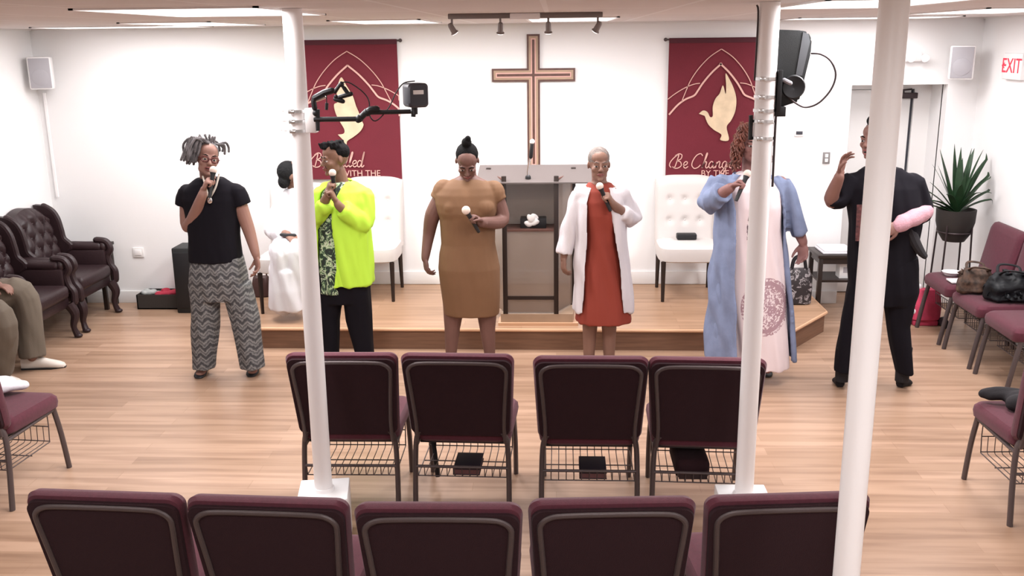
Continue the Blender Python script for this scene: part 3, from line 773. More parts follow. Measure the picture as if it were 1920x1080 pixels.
def hand_into(q, wr, d, n, side, curl=.5, spread=.0, s=1.0, thumb=.5, curls=None):
    """palm + five separate bent fingers. d: wrist->knuckles, n: side the fingers close to, side: +-1 thumb side"""
    d = Vector(d).normalized(); n = Vector(n); n = (n - d * n.dot(d)).normalized(); t = d.cross(n) * side
    wr = Vector(wr); rot = Matrix((t, d, n)).transposed()
    q.ell(wr + d * .048 * s, (.040 * s, .052 * s, .0165 * s), rot); q.ell(wr + d * .072 * s, (.041 * s, .026 * s, .014 * s), rot)
    q.tube([wr - d * .03 * s, wr + d * .02 * s], [.024 * s, .026 * s], 10, .8)
    L = [.074, .082, .076, .060]; X = [.031, .0105, -.0105, -.030]
    for k in range(4):
        cu = curls[k] if curls else curl + .06 * k
        p = wr + d * (.086 - abs(k - 1.2) * .004) * s + t * X[k] * s
        dd = (d + t * spread * (1.5 - k) * .35).normalized(); pts = [p - dd * .012 * s, p]; nn = n
        ax = dd.cross(nn)
        for j, fr in enumerate((.46, .30, .24)):
            a = cu * (1.15, 1.25, .8)[j]
            rm = Matrix.Rotation(a, 3, ax); dd = (rm @ dd).normalized()
            p = p + dd * L[k] * fr * s; pts.append(p)
        q.tube(pts, [.0092 * s, .0092 * s, .0086 * s, .0078 * s, .0068 * s], 9, ends=True)
    p0 = wr + d * .022 * s + t * .022 * s; v = (t * .75 + d * .75 + n * .25).normalized()
    p1 = p0 + v * .036 * s; v2 = (v * (1 - thumb) + (d * .8 + n * .75 - t * .15).normalized() * thumb).normalized(); p2 = p1 + v2 * .033 * s
    v3 = (v2 * .6 + (n * .8 + d * .5 - t * .4).normalized() * thumb).normalized(); p3 = p2 + v3 * .025 * s
    q.tube([p0, p1, p2, p3], [.014 * s, .0115 * s, .0098 * s, .008 * s], 9, ends=True)
    return wr + d * .080 * s + n * .030 * s, t
def ring(c, ax, ay, n=28, e=2.3, yaw=0):
    out = []
    for k in range(n):
        a = 2 * math.pi * k / n; ca, sa = math.cos(a), math.sin(a)
        x = ax * abs(ca) ** (2 / e) * (1 if ca > 0 else -1); y = ay * abs(sa) ** (2 / e) * (1 if sa > 0 else -1)
        out.append(Vector((c[0] + x * math.cos(yaw) - y * math.sin(yaw), c[1] + x * math.sin(yaw) + y * math.cos(yaw), c[2])))
    return out
def arc_ring(c, ax, ay, a0, a1, n=26, e=2.2):
    out = []
    for k in range(n + 1):
        a = R(a0 + (a1 - a0) * k / n); ca, sa = math.cos(a), math.sin(a)
        out.append(Vector((c[0] + ax * abs(ca) ** (2 / e) * (1 if ca > 0 else -1), c[1] + ay * abs(sa) ** (2 / e) * (1 if sa > 0 else -1), c[2])))
    return out
def open_shell(q, rows, th=.014):
    """rows: list of (centre, ax, ay, a0, a1); a coat body left open between a1 and a0+360"""
    outer = [arc_ring(c, ax, ay, a0, a1) for c, ax, ay, a0, a1 in rows]
    inner = [arc_ring(c, ax - th, ay - th, a0, a1) for c, ax, ay, a0, a1 in rows]
    rings = [o + i[::-1] for o, i in zip(outer, inner)]
    q.loft(rings, True)
class Figure:
    def __init__(s, Y, foot_px, label, name='person'):
        s.Y = Y; b = on_y(*foot_px, Y); s.t = thing(name, label, 'person', (b.x, Y, 0)); s.q = MB()
    def J(s, x, y, dy=0): return on_y(x, y, s.Y + dy)
    def rows(s, L, grow=0, dy=0):
        """pixel silhouette rows (y, x_left, x_right, half depth[, dy]) -> ring centres and half axes"""
        out = []
        for r in L:
            o = (r[4] if len(r) > 4 else 0) + dy
            a = s.J(r[1], r[0], o); b = s.J(r[2], r[0], o); c = (a + b) / 2
            out.append((c, (b - a).length / 2 + grow, r[3] + grow))
        return out
    def torso(s, L, grow=-.018, q=None, e=2.3, cap=True):
        (q or s.q).loft([ring(c, ax, ay, e=e) for c, ax, ay in s.rows(L, grow)], cap)
    def limb(s, pts, r, q=None, flat=1, n=14):
        (q or s.q).tube(catmull(pts, 5), list(np.interp(np.linspace(0, len(pts) - 1, (len(pts) - 1) * 5 + 1), range(len(pts)), r)), n, flat, ends=True)
    def body(s, m, voxel=.0052, relax=4): return s.q.build('body', m, s.t, True, voxel=voxel, relax=relax)
def garment(f, q, name, m, voxel=.008, relax=4, wrinkle=0): 
    o = q.build(name, m, f.t, True, voxel=voxel, relax=relax)
    if wrinkle:
        me = o.data; co = np.empty(len(me.vertices) * 3); me.vertices.foreach_get('co', co); co = co.reshape(-1, 3)
        no = np.empty(len(me.vertices) * 3); me.vertices.foreach_get('normal', no); no = no.reshape(-1, 3)
        d = np.array([noise.noise(Vector((p[0] * 17 + p[2] * 3, p[1] * 17, p[2] * 3.0 + 3))) for p in co])
        me.vertices.foreach_set('co', (co + no * d[:, None] * wrinkle).ravel()); me.update()
    return o
def mic(c, axis, label, ball=(.75, .62, .55), L=.17, s=1.0, holder=''):
    axis = Vector(axis).normalized(); c = Vector(c); a = c - axis * L * .62; b = c + axis * L * .38
    t = thing('microphone', label, 'microphone', tuple(c))
    MB().tube([a, a + axis * .02, b - axis * .02, b], [.011, .0125, .015, .021], 14).build('handle', M['black'], t, True)
    MB().ell(b + axis * .018, (.026 * s,) * 3).build('mic_head', mat('mic_head_' + label[:5], ball, .6, metal=.0, bump=.5, bscale=500), t, True)
    return t
def shoe(f, name, heel, toe, m, h=.06, w=.045, sole=True, open_toe=False):
    heel = Vector(heel); toe = Vector(toe); d = (toe - heel); d.z = 0; L = d.length; d.normalize(); sd = Vector((-d.y, d.x, 0)); q = MB(); rings = []
    for u, ww, hh in ((-.02, .018, .03), (.0, .030, h * .95), (.12, .034, h), (.3, .034, h * .95), (.5, .040, h * .75), (.7, w, h * .58), (.86, w * .88, h * .45), (.96, w * .6, h * .33), (1.0, w * .25, h * .18)):
        c = heel + d * L * u; c.z = 0
        rings.append([c + sd * ww * math.cos(a) + Vector((0, 0, max(.004, hh * .45 + hh * .55 * math.sin(a)))) for a in [2 * math.pi * k / 14 for k in range(14)]])
    q.loft(rings)
    if m.name.startswith('white'):
        q2 = MB(); q2.loft([[Vector((heel + d * L * u)[:2] + (z,)) + sd * ww * k for k in (-1, 1) for z in ((0.0, .012) if k < 0 else (.012, .0))] for u, ww in ((-.02, .02), (.0, .034), (.3, .038), (.7, .048), (1.0, .016))])
        q2.build('sole', M['black'], f.t, True, smooth=False)
    return q.build(name, m, f.t, True, relax=0)

# --- 1. woman in the black t-shirt and zigzag trousers, far left
M['skin1'] = skin('warm_brown_skin', (.27, .145, .115)); M['grey_hair'] = mat('grey_dreadlocks', (.125, .115, .118), .85, spec=.15, bump=.6, bscale=90, vary=.5, vscale=25)
def zigzag():
    m = bpy.data.materials.new('zigzag_trousers'); m.use_nodes = True; t = m.node_tree; b = t.nodes['Principled BSDF']
    v = obj_coord(t); sp = t.nodes.new('ShaderNodeSeparateXYZ'); t.links.new(v, sp.inputs[0])
    n = t.nodes.new('ShaderNodeTexNoise'); n.inputs['Scale'].default_value = 60; t.links.new(v, n.inputs['Vector'])
    z = math_node(t, 'PINGPONG', math_node(t, 'MULTIPLY', sp.outputs[0], 1), .036)
    z = math_node(t, 'ADD', math_node(t, 'MULTIPLY', z, 1.0), sp.outputs[2])
    s = math_node(t, 'FRACT', math_node(t, 'MULTIPLY', z, 15))
    s = math_node(t, 'ADD', s, math_node(t, 'MULTIPLY', math_node(t, 'SUBTRACT', n.outputs['Fac'], .5), .5))
    c = ramp(t, s, [(.0, (.03, .03, .034)), (.22, (.20, .20, .20)), (.42, (.06, .06, .065)), (.6, (.24, .24, .235)), (.8, (.05, .05, .055))])
    t.links.new(c, b.inputs['Base Color']); b.inputs['Roughness'].default_value = .85; return m
M['zigzag'] = zigzag(); M['blackknit'] = mat('black_jersey', (.007, .006, .009), .95, spec=.15)
f = Figure(6.5, (425, 700), 'person with grey dreadlocks in a black t-shirt and grey zigzag trousers, singing into a microphone'); J = f.J
hc = J(388, 298, -.04); HR = rot3(.55, -.05, .22)
head_into(f.q, hc, HR, 1.02)
f.limb([J(392, 352, .02), J(388, 318, .0)], [.056, .052])
sil = [(508, 360, 450, .12), (480, 360, 450, .125), (440, 356, 450, .13), (400, 350, 447, .125), (370, 345, 447, .12), (352, 348, 445, .10), (340, 360, 432, .075)]
f.torso(sil)
f.torso([(560, 362, 462, .10), (500, 362, 455, .12), (470, 366, 450, .12)], -.035)
L1 = [J(385, 520, 0), J(386, 605, 0), J(380, 690, .0)]; L2 = [J(434, 520, 0), J(462, 605, 0), J(474, 688, 0)]
for L in (L1, L2): f.limb(L, [.076, .055, .040])
f.limb([J(352, 362, 0), J(353, 424, -.02), J(377, 372, -.19), J(381, 360, -.20)], [.055, .048, .033, .027])
gp, gt = hand_into(f.q, J(381, 357, -.20), J(392, 330, -.22) - J(381, 357, -.20), Vector((.75, .25, -.35)), 1, 1.0)
f.limb([J(443, 365, 0), J(466, 430, .0), J(480, 478, -.05)], [.055, .044, .028])
hand_into(f.q, J(481, 480, -.05), Vector((.08, -.12, -1)), Vector((-.7, -.5, 0)), 1, .35)
f.body(M['skin1']); face_parts(f.t, hc, HR, 1.02, glasses=mat('dark_red_glasses', (.08, .01, .015), .3), mouth_open=.006)
q = MB(); f.torso([(487, 357, 454, .155), (470, 356, 452, .155), (440, 356, 448, .15), (400, 349, 448, .145), (372, 341, 450, .138), (355, 343, 446, .12), (343, 356, 434, .095), (333, 370, 420, .06)], 0, q)
for a, b in ((J(352, 357, 0), J(348, 386, -.0)), (J(441, 356, 0), J(452, 385, 0))): q.tube([a, (a + b) / 2, b], [.065, .074, .073], 16, ends=False)
for p_ in (J(354, 364), J(439, 362)): q.ell(p_, (.076, .076, .072))
garment(f, q, 'tee_shirt', M['blackknit'], wrinkle=.007)
q = MB()
f.torso([(560, 358, 462, .12), (520, 357, 463, .15), (480, 361, 455, .145)], 0, q)
for L, xx in ((L1, ((355, 412), (361, 411), (361, 404))), (L2, ((415, 468), (434, 488), (452, 497)))):
    rr = [(530, *xx[0], .115), (600, *xx[1], .10), (689, *xx[2], .085)]; f.torso(rr, 0, q, 2.1)
garment(f, q, 'trousers', M['zigzag'], wrinkle=.012)
q = MB(); rs = random.Random(3)
def HW(p, s=1.02): return hc + HR @ (Vector(p) * s)
q.ell(HW((0, .03, .045)), (.082, .092, .078), HR)
for k in range(44):
    a = rs.uniform(-2.9, .25); st = Vector((math.cos(a) * .06, .035 + rs.uniform(-.05, .05), .10 + rs.uniform(-.02, .02)))
    sdx = -1 if rs.random() < .86 else 1
    L = rs.uniform(.09, .17) if sdx < 0 else rs.uniform(.03, .06)
    p0 = Vector((sdx * rs.uniform(.01, .07), rs.uniform(-.05, .09), .105)); p1 = p0 + Vector((sdx * .045, rs.uniform(-.01, .02), rs.uniform(.0, .025)))
    p2 = p1 + Vector((sdx * rs.uniform(.005, .03), rs.uniform(-.01, .02), -L * .5)); p3 = p2 + Vector((sdx * rs.uniform(-.015, .02), 0, -L * .5))
    q.tube(catmull([HW(p) for p in (p0, p1, p2, p3)], 3), .0085, 7, ends=True)
for k in range(10): 
    p = Vector((rs.uniform(-.05, .04), rs.uniform(-.02, .06), .115)); q.tube([HW(p), HW(p + Vector((rs.uniform(-.03, .01), 0, rs.uniform(.02, .045))))], .007, 7, ends=True)
q.build('dreadlocks', M['grey_hair'], f.t, True)
q = MB(); q.tube(catmull([J(380, 330, -.12), J(386, 352, -.155), J(392, 372, -.17)], 4), .006, 8, .5).tube(catmull([J(411, 326, -.11), J(404, 352, -.155), J(393, 372, -.17)], 4), .008, 8, .5)
nk = q.build('lanyard', mat('cream_lanyard', (.6, .55, .48), .7), f.t, True)
MB().ell(J(393, 376, -.165), (.018, .006, .022)).build('pendant', M['chrome'], nk, True)
for a, b in ((J(380, 692, .1), (372, 703)), (J(474, 690, .1), (470, 700))):
    b = on_z(b[0], b[1] + 8, 0); a = Vector((a.x, b.y + .24, 0)); shoe(f, 'sandal', a, b, M['black'], .06)
    MB().ell((b.x, b.y + .055, .030), (.034, .040, .020)).build('toes', M['skin1'], f.t, True)
mic(gp, J(393, 335, -.20) - J(388, 372, -.24), 'microphone held to the mouth by the singer in the black t-shirt')

# --- 2. woman in the lime jacket, behind the left column
M['skin2'] = skin('brown_skin_two', (.19, .10, .068))
def blouse():
    m = bpy.data.materials.new('leaf_print_blouse'); m.use_nodes = True; t = m.node_tree; b = t.nodes['Principled BSDF']
    v = obj_coord(t, (1, 1, .8)); n = t.nodes.new('ShaderNodeTexVoronoi'); n.inputs['Scale'].default_value = 26; n.feature = 'SMOOTH_F1'; n2 = t.nodes.new('ShaderNodeTexNoise'); n2.inputs['Scale'].default_value = 16; n2.inputs['Distortion'].default_value = 2.5
    t.links.new(v, n.inputs['Vector']); t.links.new(v, n2.inputs['Vector'])
    c = ramp(t, n2.outputs['Fac'], [(.40, (.012, .02, .016)), (.50, (.02, .05, .03)), (.54, (.30, .45, .22)), (.60, (.6, .65, .5)), (.64, (.02, .03, .02))])
    t.links.new(c, b.inputs['Base Color']); b.inputs['Roughness'].default_value = .7; return m
M['blouse'] = blouse(); M['lime'] = mat('lime_jacket_cloth', (.44, .72, .05), .75, bump=.1, bscale=150); M['slack'] = mat('black_trousers_cloth', (.006, .005, .008), .9, spec=.15)
f = Figure(6.72, (650, 690), 'person in a bright lime jacket and leaf print blouse, right of the left column'); J = f.J
hc = J(628, 298, -.02); HR = rot3(-.95, .10, 0)
head_into(f.q, hc, HR, .98); f.limb([J(640, 345, .03), J(634, 318, .02)], [.056, .050])
f.torso([(560, 594, 692, .13), (520, 592, 692, .14), (470, 596, 680, .135), (420, 592, 682, .13), (375, 590, 688, .125), (355, 596, 686, .10), (343, 612, 668, .07)], -.02)
for L in ([J(613, 540), J(614, 610), J(619, 672)], [J(669, 540), J(672, 610), J(686, 672)]): f.limb(L, [.085, .058, .042])
f.limb([J(600, 362), J(588, 412, -.05), J(612, 372, -.20), J(614, 366, -.21)], [.052, .045, .032, .026])
f.limb([J(682, 366), J(680, 420, -.06), J(640, 390, -.20), J(632, 380, -.22)], [.052, .045, .032, .026])
hand_into(f.q, J(630, 378, -.22), J(618, 352, -.24) - J(630, 378, -.22), Vector((-.7, -.1, .1)), -1, 1.0)
gp, gt = hand_into(f.q, J(614, 366, -.21), J(618, 344, -.22) - J(614, 366, -.21), Vector((.6, .2, .1)), 1, 1.05)
f.body(M['skin2']); face_parts(f.t, hc, HR, .98)
q = MB(); f.torso([(545, 600, 660, .145), (500, 600, 662, .15), (450, 600, 662, .148), (400, 598, 668, .142), (365, 600, 668, .128), (350, 606, 664, .10), (341, 618, 656, .075)], 0, q)
garment(f, q, 'leaf_print_blouse', M['blouse'], wrinkle=.006)
q = MB(); rows = []
for y, xl, xr, d, a0, a1 in ((531, 584, 701, .175, -95, 219), (500, 586, 700, .178, -95, 219), (450, 588, 694, .175, -96, 220), (410, 588, 692, .168, -98, 221), (375, 586, 694, .155, -96, 224), (357, 590, 692, .13, -90, 228), (345, 604, 676, .10, -80, 240), (338, 618, 662, .075, -60, 240)):
    c, ax, ay = f.rows([(y, xl, xr, d)])[0]; rows.append((c, ax, ay, a0, a1))
open_shell(q, rows, .020)
q.tube(catmull([J(682, 364), J(683, 418, -.05), J(658, 404, -.15), J(643, 392, -.20)], 4), list(np.linspace(.074, .060, 13)), 16)
q.tube(catmull([J(600, 364), J(588, 416, -.05), J(604, 392, -.16), J(610, 380, -.19)], 4), list(np.linspace(.072, .056, 13)), 16)
for p_ in (J(603, 368), J(680, 368)): q.ell(p_, (.074, .074, .072))
garment(f, q, 'lime_jacket', M['lime'], .0085, 5, wrinkle=.020)
q = MB(); f.torso([(565, 594, 694, .12), (530, 592, 694, .145), (505, 594, 690, .14)], 0, q)
for rr in ([(545, 592, 645, .115), (600, 596, 636, .09), (675, 603, 636, .075)], [(545, 642, 694, .115), (600, 650, 697, .09), (675, 670, 702, .075)]): f.torso(rr, 0, q)
garment(f, q, 'trousers', M['slack'], wrinkle=.008)
q = MB(); q.ell(hc + HR @ Vector((0, .035, .045)), (.078, .082, .070), HR)
rs = random.Random(5)
for k in range(60):
    a = rs.uniform(0, 6.28); r_ = rs.uniform(0, .065); p = Vector((r_ * math.cos(a), -.005 + r_ * 1.15 * math.sin(a), .088))
    q.tube([hc + HR @ p, hc + HR @ (p + Vector((rs.uniform(-.01, .01), rs.uniform(-.015, .01), .032)))], [.013, .008], 7, ends=True)
q.build('short_hair', M['hair_black'], f.t, True, voxel=.006, relax=1)
for x in (619, 687):
    b = J(x, 690); b.z = 0; b.y = 6.58; shoe(f, 'shoe', (b.x, b.y + .25, 0), b, M['black'])
mic(gp, J(616, 336, -.2) - J(620, 372, -.2), 'microphone held under the chin by the singer in the lime jacket')

# --- 3. woman in the tan dress
M['skin3'] = skin('deep_brown_skin', (.145, .073, .06)); M['tandress'] = mat('tan_jersey_dress', (.165, .085, .042), .8, bump=.08, bscale=200, vary=.04)
f = Figure(6.72, (882, 690), 'person in a fitted tan dress with a dark topknot, looking down beside the lectern'); J = f.J
hc = J(876, 303, -.06); HR = rot3(.06, .62, 0)
head_into(f.q, hc, HR, 1.05); f.limb([J(880, 350, .04), J(877, 322, .0)], [.066, .058])
sil = [(560, 828, 938, .14), (500, 822, 937, .16), (460, 829, 928, .145), (420, 828, 928, .145), (390, 820, 932, .15), (365, 816, 934, .14), (350, 822, 932, .115), (338, 840, 914, .08), (330, 856, 898, .055)]
f.torso(sil, -.015)
for L in ([J(852, 555), J(848, 615), J(846, 660), J(846, 678)], [J(912, 555), J(914, 615), J(918, 660), J(918, 678)]): f.limb(L, [.092, .058, .042, .036])
f.limb([J(833, 362), J(812, 402), J(804, 440, .02), J(797, 485, -.03)], [.060, .058, .044, .028])
hand_into(f.q, J(797, 484, -.03), Vector((.12, -.15, -1)), Vector((.6, .3, 0)), -1, .45)
f.limb([J(925, 362), J(941, 412, .0), J(905, 417, -.22), J(900, 416, -.24)], [.064, .054, .036, .030])
gp, gt = hand_into(f.q, J(905, 416, -.235), J(886, 404, -.27) - J(905, 416, -.235), Vector((-.35, -.35, -.8)), 1, 1.05)
f.body(M['skin3']); face_parts(f.t, hc, HR, 1.05)
q = MB()
f.torso([(588, 833, 936, .135), (560, 829, 938, .15), (530, 825, 938, .165), (500, 822, 937, .175), (475, 824, 932, .165), (455, 828, 928, .158), (425, 826, 928, .160), (406, 824, 930, .165), (395, 820, 933, .178), (380, 816, 934, .172), (362, 814, 936, .15), (350, 822, 931, .122), (341, 836, 916, .09), (335, 850, 902, .066)], 0, q)
for k, x in ((-1, 850), (1, 905)): q.ell(J(x, 388, -.085), (.085, .085, .072))
for p_ in (J(833, 360), J(925, 362)): q.ell(p_, (.084, .086, .092))
q.tube([J(832, 354), J(822, 374)], [.066, .066], 14, ends=False).tube([J(924, 354), J(933, 376)], [.068, .068], 14)
garment(f, q, 'tan_dress', M['tandress'], wrinkle=.004)
def HW(p, s=1.05): return hc + HR @ (Vector(p) * s)
q = MB(); q.ell(HW((0, .022, .048)), (.080, .090, .078), HR); q.ell(HW((.0, .035, .135)), (.036, .038, .034), HR); q.ell(HW((.01, .04, .160)), (.022, .024, .026), HR)
q.build('topknot_hair', M['hair_black'], f.t, True, voxel=.006, relax=2)
for x in (846, 918):
    b = J(x, 690); b.z = 0; b.y = 6.56; shoe(f, 'shoe', (b.x, b.y + .23, 0), b, M['black'], .045)
mic(gp, J(878, 388, -.3) - J(892, 412, -.27), 'microphone held at the waist by the singer in the tan dress', s=1.15)

# --- 4. woman in the rust dress and white cardigan
M['skin4'] = skin('brown_skin_four', (.21, .115, .085)); M['rust'] = mat('rust_dress_cloth', (.225, .034, .02), .8, bump=.08, bscale=200)
M['cardi'] = mat('white_cardigan_knit', (.60, .57, .60), .85, bump=.2, bscale=150)
f = Figure(6.72, (1124, 690), 'person in a rust red dress and long white cardigan, singing right of the lectern'); J = f.J
hc = J(1123, 309, -.03); HR = rot3(.10, .0, 0)
head_into(f.q, hc, HR, 1.0); f.limb([J(1124, 355, .03), J(1123, 326, .02)], [.056, .050])
f.torso([(560, 1082, 1174, .13), (500, 1086, 1166, .14), (450, 1092, 1158, .12), (400, 1086, 1164, .125), (370, 1082, 1168, .12), (353, 1086, 1164, .10), (342, 1102, 1146, .07)], -.015)
for L in ([J(1108, 560), J(1106, 615), J(1104, 678)], [J(1142, 560), J(1142, 615), J(1142, 678)]): f.limb(L, [.08, .054, .037])
f.limb([J(1086, 362), J(1071, 420), J(1058, 478, -.02)], [.05, .043, .028])
hand_into(f.q, J(1057, 482, -.02), Vector((-.02, -.1, -1)), Vector((.7, .3, 0)), -1, .4)
f.limb([J(1164, 362), J(1188, 410, .03), J(1152, 386, -.16), J(1146, 378, -.19)], [.05, .044, .032, .026])
gp, gt = hand_into(f.q, J(1149, 384, -.18), J(1139, 362, -.22) - J(1149, 384, -.18), Vector((-.8, -.1, .2)), -1, 1.0)
f.body(M['skin4']); face_parts(f.t, hc, HR, 1.0, brow=mat('grey_brown_brow', (.12, .09, .08), .8))
q = MB()
f.torso([(600, 1078, 1184, .18), (570, 1082, 1180, .17), (540, 1088, 1172, .16), (500, 1091, 1164, .15), (460, 1095, 1156, .135), (430, 1095, 1156, .135), (400, 1092, 1160, .148), (375, 1088, 1162, .14), (356, 1090, 1160, .115), (343, 1104, 1146, .08)], 0, q)
garment(f, q, 'rust_dress', M['rust'], wrinkle=.014)
q = MB(); rows = []
for y, xl, xr, d, a0, a1 in ((580, 1073, 1188, .19, -52, 228), (540, 1074, 1186, .19, -54, 230), (500, 1076, 1183, .185, -56, 232), (450, 1080, 1176, .175, -58, 236), (400, 1080, 1172, .165, -62, 238), (375, 1078, 1172, .15, -64, 240), (358, 1082, 1168, .125, -66, 244), (348, 1096, 1154, .10, -60, 238)):
    c, ax, ay = f.rows([(y, xl, xr, d)])[0]; rows.append((c, ax, ay, a0, a1))
open_shell(q, rows, .018)
q.tube(catmull([J(1086, 362), J(1069, 420), J(1057, 476, -.02)], 4), list(np.linspace(.062, .056, 9)), 14)
q.tube(catmull([J(1164, 362), J(1190, 410, .03), J(1166, 398, -.10)], 4), list(np.linspace(.064, .050, 9)), 14)
for p_ in (J(1089, 366), J(1163, 367)): q.ell(p_, (.074, .074, .074))
garment(f, q, 'white_cardigan', M['cardi'], .008, 5, wrinkle=.022)
q = MB(); q.ell(hc + HR @ Vector((0, .014, .046)), (.0765, .089, .080), HR); q.build('cropped_grey_hair', mat('cropped_grey_hair', (.20, .165, .15), .9, bump=.8, bscale=200, vary=.35, vscale=40), f.t, True, relax=0)
q = MB()
for k in (-1, 1): q.tube([hc + HR @ Vector((k * .082, .0, -.03)), hc + HR @ Vector((k * .083, .0, -.06))], .006, 8, ends=True)
for x in (1104, 1142):
    b = J(x, 690); b.z = 0; b.y = 6.56; shoe(f, 'shoe', (b.x, b.y + .23, 0), b, M['black'], .045)
mic(gp, J(1129, 342, -.22) - J(1142, 372, -.22), 'microphone held to the mouth by the singer in the white cardigan')

# --- 5. woman in the blue duster, behind the middle right column
M['skin5'] = skin('pinkish_brown_skin', (.25, .125, .115)); M['denim'] = mat('pale_blue_denim', (.18, .22, .34), .85, bump=.15, bscale=180, vary=.12, vscale=12)
M['curl'] = mat('auburn_curls', (.14, .045, .03), .7, bump=.4, bscale=90, vary=.5, vscale=18)
f = Figure(6.42, (1425, 700), 'person with auburn curls in a pale blue duster and white gown, behind the speaker column'); J = f.J
gx = J(1428, 565).x; gz = J(1428, 565).z; gx2, gz2 = J(1402, 420).x, J(1402, 420).z
def gown():
    m = bpy.data.materials.new('white_medallion_gown'); m.use_nodes = True; t = m.node_tree; b = t.nodes['Principled BSDF']
    v = obj_coord(t); sp = t.nodes.new('ShaderNodeSeparateXYZ'); t.links.new(v, sp.inputs[0])
    def disc(cx, cz, rx, rz):
        a = math_node(t, 'DIVIDE', math_node(t, 'SUBTRACT', sp.outputs[0], cx), rx); c = math_node(t, 'DIVIDE', math_node(t, 'SUBTRACT', sp.outputs[2], cz), rz)
        return math_node(t, 'SQRT', math_node(t, 'ADD', math_node(t, 'MULTIPLY', a, a), math_node(t, 'MULTIPLY', c, c)))
    lx = gx - f.t.location.x
    d1 = disc(lx, gz, .165, .20); d2 = disc(gx2 - f.t.location.x, gz2, .035, .14)
    n = t.nodes.new('ShaderNodeTexNoise'); n.inputs['Scale'].default_value = 42; n.inputs['Distortion'].default_value = 1.5; t.links.new(v, n.inputs['Vector'])
    lace = math_node(t, 'GREATER_THAN', n.outputs['Fac'], .47)
    in1 = math_node(t, 'MULTIPLY', math_node(t, 'LESS_THAN', d1, 1.0), math_node(t, 'MAXIMUM', lace, math_node(t, 'LESS_THAN', math_node(t, 'ABSOLUTE', math_node(t, 'SUBTRACT', d1, .82)), .07)))
    in2 = math_node(t, 'MULTIPLY', math_node(t, 'LESS_THAN', d2, 1.0), lace)
    mx = t.nodes.new('ShaderNodeMix'); mx.data_type = 'RGBA'; t.links.new(math_node(t, 'MULTIPLY', in1, .75), mx.inputs[0]); mx.inputs[6].default_value = (.72, .62, .64, 1); mx.inputs[7].default_value = (.24, .10, .14, 1)
    m2 = t.nodes.new('ShaderNodeMix'); m2.data_type = 'RGBA'; t.links.new(in2, m2.inputs[0]); t.links.new(mx.outputs[2], m2.inputs[6]); m2.inputs[7].default_value = (.10, .06, .08, 1)
    t.links.new(m2.outputs[2], b.inputs['Base Color']); b.inputs['Roughness'].default_value = .8; return m
M['gown'] = gown()
hc = J(1408, 268, -.02); HR = rot3(.15, .12, 0)
head_into(f.q, hc, HR, 1.06); f.limb([J(1408, 322, .03), J(1408, 290, .02)], [.062, .056])
f.torso([(560, 1362, 1470, .15), (480, 1362, 1468, .15), (420, 1362, 1466, .145), (370, 1354, 1468, .14), (345, 1358, 1460, .11), (330, 1374, 1444, .08), (318, 1392, 1426, .055)], -.02)
for L in ([J(1395, 560), J(1395, 620), J(1398, 690)], [J(1442, 560), J(1440, 620), J(1438, 690)]): f.limb(L, [.09, .06, .042])
f.limb([J(1354, 352), J(1330, 378, -.06), J(1365, 355, -.26), J(1371, 351, -.27)], [.058, .050, .034, .028])
gp, gt = hand_into(f.q, J(1368, 353, -.265), J(1389, 340, -.29) - J(1368, 353, -.265), Vector((.3, -.4, -.7)), -1, 1.0)
f.limb([J(1462, 345), J(1484, 400), J(1506, 455, -.03)], [.058, .048, .030])
hand_into(f.q, J(1506, 456, -.03), Vector((.02, -.15, -1)), Vector((-.5, -.6, 0)), 1, .35)
f.body(M['skin5']); face_parts(f.t, hc, HR, 1.06)
q = MB(); f.torso([(685, 1372, 1480, .17), (640, 1370, 1478, .17), (560, 1366, 1474, .165), (480, 1364, 1468, .165), (430, 1362, 1464, .165), (385, 1358, 1466, .17), (355, 1354, 1466, .145), (335, 1364, 1456, .105), (322, 1382, 1434, .075)], 0, q, 2.1)
garment(f, q, 'white_gown', M['gown'], wrinkle=.014)
q = MB(); rows = []
for y, xl, xr, d, a0, a1 in ((672, 1322, 1492, .21, -20, 248), (600, 1324, 1486, .21, -22, 246), (520, 1330, 1480, .205, -24, 244), (450, 1338, 1474, .195, -26, 240), (390, 1344, 1474, .18, -30, 236), (358, 1344, 1472, .155, -36, 232), (338, 1356, 1462, .12, -44, 230), (324, 1376, 1440, .09, -46, 228)):
    c, ax, ay = f.rows([(y, xl, xr, d)])[0]; rows.append((c, ax, ay, a0, a1))
open_shell(q, rows, .020)
q.tube(catmull([J(1352, 342), J(1328, 380, -.05), J(1346, 368, -.16), J(1356, 360, -.21)], 4), list(np.linspace(.078, .066, 13)), 16)
q.tube(catmull([J(1460, 342), J(1484, 396), J(1500, 440, -.02)], 4), list(np.linspace(.078, .060, 9)), 16)
for p_ in (J(1354, 352), J(1460, 352)): q.ell(p_, (.088, .086, .084))
garment(f, q, 'blue_duster', M['denim'], .0085, 5, wrinkle=.026)
rs = random.Random(11); q = MB()
def HW(p, s=1.06): return hc + HR @ (Vector(p) * s)
q.ell(HW((0, .035, .04)), (.088, .092, .088), HR)
for k in range(120):
    a = rs.uniform(-.55, math.pi + .55); top = rs.uniform(.02, .13)
    bx_, by_ = math.cos(a) * .085, .02 + math.sin(a) * .085
    if rs.random() < .35: bx_ = rs.choice((-1, 1)) * rs.uniform(.06, .095); by_ = rs.uniform(-.07, .02)
    L = rs.uniform(.10, .24); ph = rs.uniform(0, 6); pts = []
    for i in range(13):
        u = i / 12; rr = .011; pts.append(HW((bx_ * (.75 + .55 * u) + rr * math.cos(ph + u * 16), by_ * (.8 + .4 * u) + rr * math.sin(ph + u * 16), top - L * u)))
    q.tube(pts, .0065, 6, ends=True)
q.build('curly_hair', M['curl'], f.t, True)
for x in (1400, 1440):
    b = on_z(x, 708, 0); shoe(f, 'sandal', (b.x, b.y + .22, 0), b, M['black'], .05)
